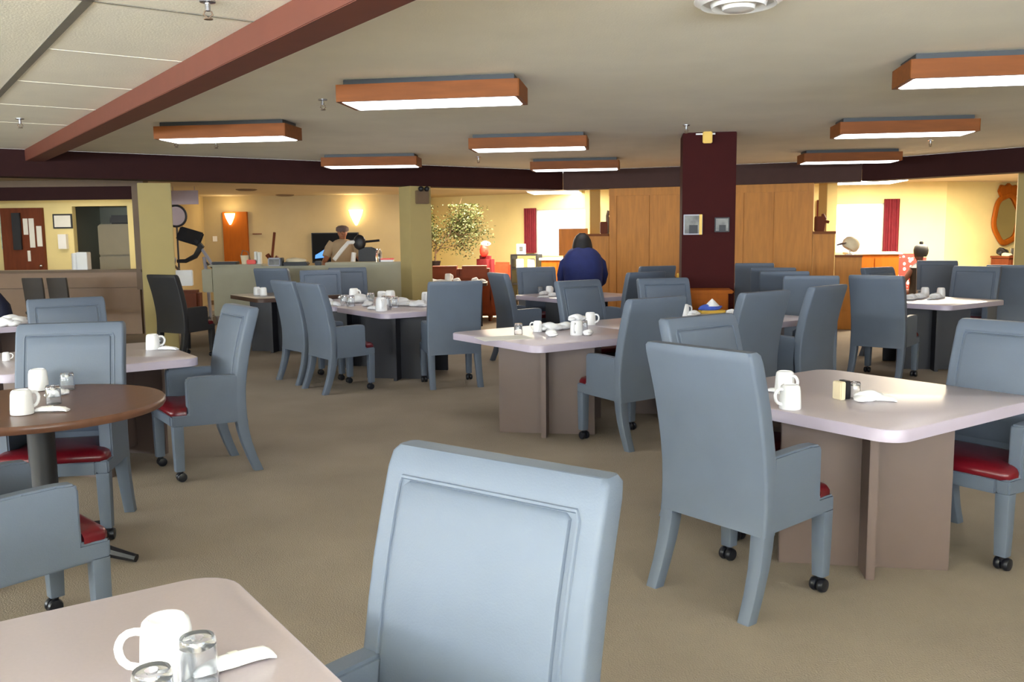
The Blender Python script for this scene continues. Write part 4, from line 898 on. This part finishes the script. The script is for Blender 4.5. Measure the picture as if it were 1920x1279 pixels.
# dresser and carved mirror on the right wall
wr_d = (Vector((14.9, 20.2)) - Vector((8.45, 17.55))).normalized(); ang = math.atan2(wr_d.y, wr_d.x)
mk = (1879 - 960) / 1680; t_ = (mk * 17.55 - 8.45) / (wr_d.x - mk * wr_d.y); mp_ = Vector((8.45, 17.55)) + wr_d * t_
mi = thing('carved_mirror', 'carved wooden oval mirror on the right lounge wall', 'mirror', (mp_.x, mp_.y, 1.72), ang)
bm = bmesh.new(); rings = []
N = 40
for k in range(N):
    a = 2 * PI * k / N; sc1 = 1 + 0.03 * math.sin(6 * a); ring = []
    for j in range(8):
        b = 2 * PI * j / 8; r_ = 0.06 * math.cos(b)
        ring.append(((0.36 * sc1 + r_) * math.cos(a), -0.05 + 0.04 * math.sin(b), (0.47 * sc1 + r_) * math.sin(a)))
    rings.append(ring)
loft(bm, rings, closed=True); O('frame', bm, 'orange', mi)
bm = bmesh.new(); prism(bm, [(-0.2, 0.42), (0.2, 0.42), (0.28, 0.55), (0.22, 0.68), (0.08, 0.66), (0.0, 0.72), (-0.08, 0.66), (-0.22, 0.68), (-0.28, 0.55)], 'y', -0.07, -0.01, 0.015); O('crest', bm, 'orange', mi)
bm = bmesh.new(); prism(bm, [(0.34 * math.cos(2 * PI * k / 32), 0.45 * math.sin(2 * PI * k / 32)) for k in range(32)], 'y', -0.035, -0.015); O('glass', bm, 'mirror', mi, False)
nv = Vector((wr_d.y, -wr_d.x)); dp = mp_ + nv * 0.42 - wr_d * 0.15
dr_ = thing('dresser', 'dark wooden dresser below the carved mirror', 'dresser', (dp.x, dp.y, 0), ang)
bm = bmesh.new(); box(bm, -0.45, 0.45, -0.2, 0.2, 0.08, 0.96, 0.006); O('body', bm, 'redwood', dr_, False); bm = bmesh.new(); box(bm, -0.48, 0.48, -0.23, 0.2, 0.96, 1.0, 0.006); O('top', bm, 'redwood', dr_, False)
for i in range(3): bm = bmesh.new(); box(bm, -0.43, 0.43, -0.22, -0.2, 0.12 + 0.28 * i, 0.37 + 0.28 * i, 0.004); q = O('drawer', bm, 'redwood', dr_, False); bm = bmesh.new(); ball(bm, (0, -0.235, 0.245 + 0.28 * i), 0.018, 0.018, 0.018, 8, 6); O('knob', bm, 'gold', q)
for sx in (-1, 1):
    for sy in (-1, 1): bm = bmesh.new(); box(bm, sx * 0.42 - 0.02, sx * 0.42 + 0.02, sy * 0.17 - 0.02, sy * 0.17 + 0.02, 0, 0.08); O('foot', bm, 'redwood', dr_, False)
p_ = dp - wr_d * 0.05; q_ = thing('photo_frame', 'small silver framed photo on the dresser below the mirror', 'picture', (p_.x, p_.y, 1.0), ang)
bm = bmesh.new(); box(bm, -0.12, 0.12, -0.012, 0.012, 0, 0.15, 0.003); O('frame', bm, 'steel', q_, False); bm = bmesh.new(); box(bm, -0.1, 0.1, -0.016, -0.012, 0.02, 0.13); O('print', bm, 'photo', q_, False)
p_ = dp - wr_d * 0.36; tag(O('cloth_bundle', (lambda b: (blob(b, (0, 0, 0.07), 0.13, 0.1, 0.075, 0.3, 12), b)[1])(bmesh.new()), 'black', None, True, (p_.x, p_.y, 1.0)), 'black and cream bundle at the left end of the dresser', 'bundle')
p_ = dp - wr_d * 0.25; bm = bmesh.new(); blob(bm, (0.0, -0.09, 0.03), 0.12, 0.05, 0.035, 0.3, 14, 2); O('cream_fold', bm, 'cream', bpy.data.objects['cloth_bundle'])

# ------------------------------------------------------------------ gym behind the half wall
tv = thing('television', 'black wall television with a blue picture behind the man', 'television', (-3.98, 20.44, 1.27))
bm = bmesh.new(); box(bm, -0.53, 0.53, -0.05, 0.05, -0.34, 0.34, 0.006); O('bezel', bm, 'black', tv, False)
bm = bmesh.new(); box(bm, -0.51, 0.51, -0.054, -0.05, -0.31, 0.32); sn = O('screen', bm, 'screen', tv, False)
bm = bmesh.new(); prism(bm, [(-0.46, -0.24), (-0.26, -0.22), (-0.22, -0.02), (-0.34, -0.1), (-0.45, -0.16)], 'y', -0.057, -0.054); O('picture', bm, 'bluescreen', sn, False)
sco = thing('wall_sconce', '', 'wall lamp', group='glowing wall sconces')
bm = bmesh.new(); rings = []
for z, r_ in ((-0.24, 0.02), (-0.15, 0.07), (-0.02, 0.13), (0.12, 0.17)):
    rings.append([(r_ * math.cos(PI + PI * k / 12), -0.02 + 0.8 * r_ * math.sin(PI + PI * k / 12), z) for k in range(13)])
loft(bm, rings); O('shade', bm, 'sconce', sco)
bm = bmesh.new(); box(bm, -0.06, 0.06, -0.03, 0.0, -0.12, 0.08, 0.004); O('back_plate', bm, 'gold', sco, False)
place(sco, (-3.5, 20.5, 2.0), 0, 'glowing wall sconce right of the television', scale=0.95)
place(sco, (-6.32, 20.39, 1.98), 0, 'glowing wall sconce in front of the orange wood door', scale=0.7)
for loc, e in (((-3.5, 20.2, 2.2), 4.5), ((-6.3, 20.1, 2.15), 3.5)):
    l = bpy.data.lights.new('sconce_light', 'POINT'); l.energy = e; l.color = (1, 0.78, 0.42); l.shadow_soft_size = 0.08; o = bpy.data.objects.new('sconce_light', l); COL.objects.link(o); o.location = loc
lv = tag(O('ceiling_sign', (lambda b: (box(b, -0.26, 0.26, -0.01, 0.01, 0, 0.25, 0.003), box(b, -0.2, -0.19, -0.004, 0.004, 0.25, 0.36), box(b, 0.19, 0.2, -0.004, 0.004, 0.25, 0.36), b)[3])(bmesh.new()), 'lavender', None, False, (-5.9, 16.4, 2.13)), 'blank lavender sign panel hanging by the yellow column', 'sign')
rm = thing('round_mirror', 'round dark framed mirror peeping out from behind the yellow column', 'mirror', (-7.55, 20.5, 2.0)); rm.location = (-6.78, 18.3, 2.02); rm.rotation_euler.z = rad(90)
rm.location = (-6.14, 16.6, 1.93); rm.rotation_euler.z = 0
bm = bmesh.new(); tube(bm, [(0.19 * math.cos(2 * PI * k / 28), 0, 0.19 * math.sin(2 * PI * k / 28)) for k in range(28)], 0.022, 8, True); O('frame', bm, 'black', rm)
bm = bmesh.new(); prism(bm, [(0.18 * math.cos(2 * PI * k / 28), 0.18 * math.sin(2 * PI * k / 28)) for k in range(28)], 'y', -0.006, 0.006); O('glass', bm, 'lavender', rm, False)
bm = bmesh.new(); tube(bm, [(0, 0.02, -0.19), (0, 0.02, -1.92)], 0.018, 8); O('pole', bm, 'black', rm); bm = bmesh.new(); lathe(bm, [(0.18, -1.93), (0.17, -1.9), (0.02, -1.89)], 20); O('foot', bm, 'black', rm)
# treadmill
tm = thing('treadmill', 'treadmill with black console between the yellow column and the half wall', 'treadmill', (-5.5, 15.6, 0), rad(8))
bm = bmesh.new(); box(bm, -0.33, 0.33, -0.7, 0.75, 0.0, 0.2, 0.02); O('deck', bm, 'black', tm); bm = bmesh.new(); box(bm, -0.3, 0.2, -0.72, -0.4, 0.16, 0.66, 0.05); O('motor_cover', bm, 'redwood', tm)
for s_ in (-1, 1): bm = bmesh.new(); tube(bm, [(s_ * 0.33, -0.5, 0.1), (s_ * 0.3, -0.45, 0.8), (s_ * 0.24, -0.35, 1.2)], 0.03, 8); O('upright', bm, 'silver', tm)
for s_ in (-1, 1): bm = bmesh.new(); tube(bm, [(s_ * 0.28, -0.38, 1.1), (s_ * 0.3, 0.1, 1.0), (s_ * 0.3, 0.2, 0.98)], 0.022, 8); O('handrail', bm, 'black', tm)
bm = bmesh.new(); b3 = bmesh.new(); box(b3, -0.2, 0.2, -0.03, 0.03, -0.12, 0.13, 0.02); bmesh.ops.rotate(b3, verts=b3.verts[:], matrix=Matrix.Rotation(rad(-22), 3, 'X')); bmesh.ops.rotate(b3, verts=b3.verts[:], matrix=Matrix.Rotation(rad(18), 3, 'Y')); bmesh.ops.translate(b3, verts=b3.verts[:], vec=(0.03, -0.36, 1.55)); merge(bm, b3); O('console', bm, 'black', tm)
bm = bmesh.new(); tube(bm, [(0.1, -0.36, 1.48), (0.2, -0.36, 1.38), (0.1, -0.36, 1.22), (-0.06, -0.36, 1.14), (-0.2, -0.36, 1.14)], [0.07, 0.06, 0.045, 0.035, 0.03], 8); O('console_arm', bm, 'black', tm)
bm = bmesh.new(); tube(bm, [(0.2, -0.36, 1.36), (0.3, -0.37, 1.2), (0.4, -0.38, 1.02), (0.42, -0.4, 0.1)], 0.028, 8); O('side_bar', bm, 'silver', tm)
bm = bmesh.new(); box(bm, -0.32, 0.12, -0.76, -0.7, 0.74, 1.0, 0.01); O('shroud', bm, 'whitepl', tm)
tw = tag(O('towel', (lambda b: (box(b, -0.09, 0.09, -0.03, 0.03, 0.66, 1.03, 0.015), b)[1])(bmesh.new()), 'halfwall', None, True, (-4.852, 14.36, 0)), 'grey towel hanging at the left end of the half wall', 'towel')
# exercise bike by the man
eb = thing('exercise_bike', 'black and white exercise bike in front of the man with the cap', 'exercise bike', (-2.62, 15.3, 0), rad(-5))
bm = bmesh.new(); tube(bm, [(-0.35, 0, 0.04), (0.35, 0, 0.04)], 0.03, 8); O('front_foot', bm, 'black', eb); bm = bmesh.new(); tube(bm, [(-0.3, 0.5, 0.04), (0.3, 0.5, 0.04)], 0.03, 8); O('rear_foot', bm, 'black', eb)
bm = bmesh.new(); tube(bm, [(0, 0, 0.04), (0, 0.25, 0.06), (0, 0.5, 0.04)], 0.03, 8); tube(bm, [(0, 0.02, 0.05), (-0.1, 0, 0.9), (-0.05, 0, 1.25)], 0.04, 8); O('frame', bm, 'whitepl', eb)
bm = bmesh.new(); b3 = bmesh.new(); lathe(b3, [(0.02, -0.06), (0.24, -0.05), (0.25, 0), (0.24, 0.05), (0.02, 0.06)], 24); bmesh.ops.rotate(b3, verts=b3.verts[:], matrix=Matrix.Rotation(PI / 2, 3, 'Y')); bmesh.ops.translate(b3, verts=b3.verts[:], vec=(0, 0.18, 0.4)); merge(bm, b3); O('flywheel_cover', bm, 'silver', eb)
bm = bmesh.new(); tube(bm, [(-0.38, -0.06, 1.13), (-0.24, -0.05, 1.3), (-0.13, -0.04, 1.42), (0.04, -0.04, 1.43)], 0.035, 8); O('handlebar', bm, 'whitepl', eb)
bm = bmesh.new(); ball(bm, (0.06, -0.03, 1.42), 0.11, 0.06, 0.13); O('console', bm, 'black', eb); bm = bmesh.new(); prism(bm, [(0.03, 1.08), (0.46, 1.08), (0.38, 1.28), (0.28, 1.34), (0.04, 1.34)], 'y', -0.05, 0.05, 0.02); O('shroud', bm, 'black', eb)
bm = bmesh.new(); tube(bm, [(0.15, 0, 1.43), (0.4, 0.0, 1.45)], 0.02, 8); O('grip', bm, 'black', eb)
bm = bmesh.new(); ball(bm, (-0.02, 0.45, 0.98), 0.13, 0.15, 0.05); O('saddle', bm, 'black', eb); bm = bmesh.new(); tube(bm, [(0, 0.45, 0.95), (0, 0.42, 0.05)], 0.025, 8); O('seat_post', bm, 'silver', eb)
# things on the half wall
HZ = 1.1
def item(name, lb, cat, px, parts, z=HZ, Y=14.42):
    x = (px - 960) / 1680 * Y; t = thing(name, lb, cat, (x, Y, z))
    for nm, fn, m in parts: bm = bmesh.new(); fn(bm); O(nm, bm, m, t)
    return t
item('tray', 'black tray on the left end of the half wall', 'tray', 427, [('body', lambda b: box(b, -0.2, 0.2, -0.1, 0.1, 0, 0.045, 0.012), 'black')])
item('wire_basket', 'pale basket with handle on the half wall', 'basket', 463, [('body', lambda b: lathe(b, [(0.05, 0), (0.07, 0.14)], 14), 'cream'), ('handle', lambda b: tube(b, [(-0.06, 0, 0.13), (-0.03, 0, 0.22), (0.05, 0, 0.2), (0.1, 0, 0.02)], 0.01, 6), 'post')])
item('tub', 'red tub on the half wall beside the basket', 'tub', 477, [('body', lambda b: box(b, -0.08, 0.08, -0.06, 0.06, 0, 0.07, 0.01), 'red')])
item('paper_stand', 'upright white papers on the half wall beside the red tub', 'papers', 488, [('body', lambda b: (box(b, -0.05, -0.01, -0.05, 0.05, 0, 0.2, 0.004), box(b, 0.0, 0.05, -0.05, 0.05, 0, 0.19, 0.004)), 'paper')])
item('guitar_stand', 'dark slanted stick stand behind the half wall', 'stand', 503, [('stick', lambda b: tube(b, [(-0.05, 0.5, -1.1), (-0.01, 0.4, 0.1), (0.07, 0.3, 0.5)], 0.022, 8), 'redwood'), ('bracket', lambda b: tube(b, [(-0.09, 0.4, 0.14), (0.0, 0.38, 0.02), (0.09, 0.38, 0.1)], 0.04, 8), 'redwood')])
item('clock_radio', 'small grey clock radio on the half wall', 'radio', 519, [('body', lambda b: box(b, -0.1, 0.1, -0.07, 0.07, 0, 0.13, 0.015), 'silver'), ('display', lambda b: box(b, -0.08, 0.08, -0.076, -0.068, 0.02, 0.11), 'photo'), ('side', lambda b: box(b, 0.1, 0.13, -0.07, 0.07, 0, 0.13, 0.008), 'black')], z=1.07, Y=14.3)
item('bread_tray', 'black tray with a cream cloth on the half wall', 'tray', 558, [('body', lambda b: box(b, -0.19, 0.2, -0.1, 0.1, 0, 0.06, 0.015), 'black'), ('cloth', lambda b: blob(b, (0, 0, 0.08), 0.17, 0.08, 0.05, 0.15, 5), 'cream')], z=1.07, Y=14.36)
item('phone', 'small black phone on the half wall, right of the trays', 'phone', 600, [('body', lambda b: box(b, -0.05, 0.05, -0.05, 0.05, 0, 0.07, 0.01), 'black')], z=1.07, Y=14.36)
item('jar', 'clear jar at the right end of the half wall', 'jar', 713, [('body', lambda b: lathe(b, [(0.045, 0), (0.05, 0.02), (0.05, 0.16), (0.03, 0.19), (0.035, 0.21)], 16), 'glass')], z=1.115)
item('lidded_box', 'red lidded box at the right end of the half wall', 'box', 729, [('body', lambda b: box(b, -0.1, 0.1, -0.07, 0.07, 0, 0.03, 0.005), 'whitepl'), ('lid', lambda b: box(b, -0.105, 0.105, -0.075, 0.075, 0.03, 0.055, 0.006), 'red')], z=1.115)
# emergency lamp on the second yellow column
em = thing('emergency_light', 'dark boxed emergency light at the top of the middle yellow column', 'emergency light', (-1.354, 13.71, 2.1), rad(35))
bm = bmesh.new(); box(bm, -0.1, 0.1, -0.08, 0.0, -0.1, 0.1, 0.008); O('body', bm, 'post', em)
for i in (-1, 1): bm = bmesh.new(); ball(bm, (0.05 * i, -0.1, 0.12), 0.04, 0.05, 0.04); O('lamp_head', bm, 'black', em)
# light switch and thermostat
tag(O('light_switch', (lambda b: (box(b, -0.05, 0.05, -0.012, 0, -0.06, 0.06, 0.003), b)[1])(bmesh.new()), 'whitepl', None, True, (-6.72, 20.5, 1.5)), 'white switch left of the orange wood door', 'switch')
vs_ = tag(O('wall_shelf', (lambda b: (box(b, -0.1, 0.1, -0.06, 0, -0.01, 0.01, 0.003), b)[1])(bmesh.new()), 'redwood', None, True, (-5.75, 20.5, 1.6)), 'tiny brown shelf right of the orange wood door', 'shelf')
# ------------------------------------------------------------------ kitchen behind the counter
def wallitem(px, py, Y=17.6):
    d = (px - 960) / 1680 * Rv + (639.5 - py) / 1680 * Uv + fw; t = Y / d.y; return (d.x * t, Y, EYE + d.z * t)
def flat(name, lb, cat, px, py, wpx, hpx, m, Y=17.6, th=0.02, frame=None):
    x, y, z = wallitem(px, py, Y); k = Y / 1680; W_, H_ = wpx * k / 2, hpx * k / 2
    t = thing(name, lb, cat, (x, y, z))
    if frame: bm = bmesh.new(); box(bm, -W_, W_, -th, 0, -H_, H_, 0.003); O('frame', bm, frame, t, False); bm = bmesh.new(); box(bm, -W_ + 0.03, W_ - 0.03, -th - 0.004, -th, -H_ + 0.03, H_ - 0.03); O('sheet', bm, m, t, False)
    else: bm = bmesh.new(); box(bm, -W_, W_, -th, 0, -H_, H_, 0.002); O('sheet', bm, m, t, False)
    return t
flat('framed_notice', 'framed pale notice on the yellow kitchen wall', 'picture', 118, 415, 36, 27, 'paper', frame='black')
sdp = flat('soap_dispenser', 'white dispenser on the kitchen wall below the framed notice', 'dispenser', 121, 453, 15, 27, 'whitepl', th=0.1)
flat('notice_sheet', 'white paper on the reddish kitchen door, upper left', 'paper', 48, 425, 9, 30, 'paper', 17.52, 0.004)
flat('notice_sheet', 'long white paper in the middle of the reddish kitchen door', 'paper', 60, 437, 10, 54, 'paper', 17.52, 0.004)
flat('notice_sheet', 'white paper on the right of the reddish kitchen door', 'paper', 74, 443, 10, 38, 'paper', 17.52, 0.004)
flat('notice_sheet', 'small white paper low on the reddish kitchen door', 'paper', 55, 480, 6, 20, 'paper', 17.52, 0.004)
flat('backdrop', 'pale green poster at the far left of the kitchen', 'backdrop', 14, 432, 24, 70, 'pale')  # flat sheet standing in for the window and plant seen beyond
flat('tall_panel', 'black upright panel left of the reddish kitchen door', 'panel', 33, 434, 15, 68, 'black', 17.5, 0.05)
fr = thing('refrigerator', 'beige refrigerator in the grey pantry behind the counter', 'refrigerator', (-7.95, 18.5, 0))
bm = bmesh.new(); box(bm, -0.34, 0.62, -0.35, 0.35, 0.03, 1.82, 0.02); O('body', bm, 'fridge', fr); bm = bmesh.new(); box(bm, -0.33, 0.61, -0.4, -0.36, 1.2, 1.8, 0.015); O('freezer_door', bm, 'fridge', fr); bm = bmesh.new(); box(bm, -0.33, 0.61, -0.4, -0.36, 0.08, 1.18, 0.015); q = O('door', bm, 'fridge', fr); bm = bmesh.new(); tube(bm, [(0.55, -0.43, 0.75), (0.55, -0.43, 1.1)], 0.012, 8); O('handle', bm, 'black', q)
tag(O('storage_case', (lambda b: (box(b, -0.2, 0.3, -0.2, 0.2, 0, 0.18, 0.03), b)[1])(bmesh.new()), 'black', None, True, (-7.9, 18.45, 1.82)), 'black case on top of the beige refrigerator', 'case')
for i, (px, lb) in enumerate(((148, 'white stack of cups on the counter, left one'), (163, 'white carton on the counter, right of the cups'))):
    x = (px - 960) / 1680 * 14.5
    bm = bmesh.new(); (lathe(bm, [(0.06, 0), (0.055, 0.26), (0.01, 0.27)], 16) if i == 0 else box(bm, -0.08, 0.09, -0.07, 0.07, 0, 0.28, 0.006)); tag(O('cup_stack' if i == 0 else 'carton', bm, 'whitepl', None, True, (x, 14.48, 1.04)), lb, 'cups' if i == 0 else 'carton')
kl = thing('kitchen_light', 'white ceiling lamp over the kitchen opening', 'ceiling light', (-8.0, 16.4, ZO)); kl.location = (-8.05, 16.6, ZO)
bm = bmesh.new(); box(bm, -0.12, 0.12, -0.3, 0.3, -0.16, 0, 0.01); O('shade', bm, 'panel_light', kl)
# lounge / gym ceiling fittings
for px, py, lb in ((462, 355, 'ceiling vent over the gym behind the left beam'), (585, 374, 'ceiling vent over the gym near the back wall')):
    d = (px - 960) / 1680 * Rv + (639.5 - py) / 1680 * Uv + fw; t = (ZO - EYE) / d.z
    v = thing('ceiling_vent', lb, 'vent', (d.x * t, min(d.y * t, 20.0), ZO)); bm = bmesh.new(); lathe(bm, [(0.2, 0), (0.2, -0.012), (0.15, -0.03), (0.01, -0.03)], 20); O('grille', bm, 'post', v)
# caster and stray crumb details: low kick plates
bm = bmesh.new(); box(bm, -6.95, -2.2, 20.47, 20.5, 0, 0.1); struct('baseboard_back', bm, 'post')
bm = bmesh.new(); part_piece(bm, on_beam(1141), on_beam(1522), 0, 0.12, 0.055, 0.08); struct('baseboard_partition', bm, 'redwood')

bpy.context.view_layer.update()
for o in sc.objects:
    o.select_set(False)
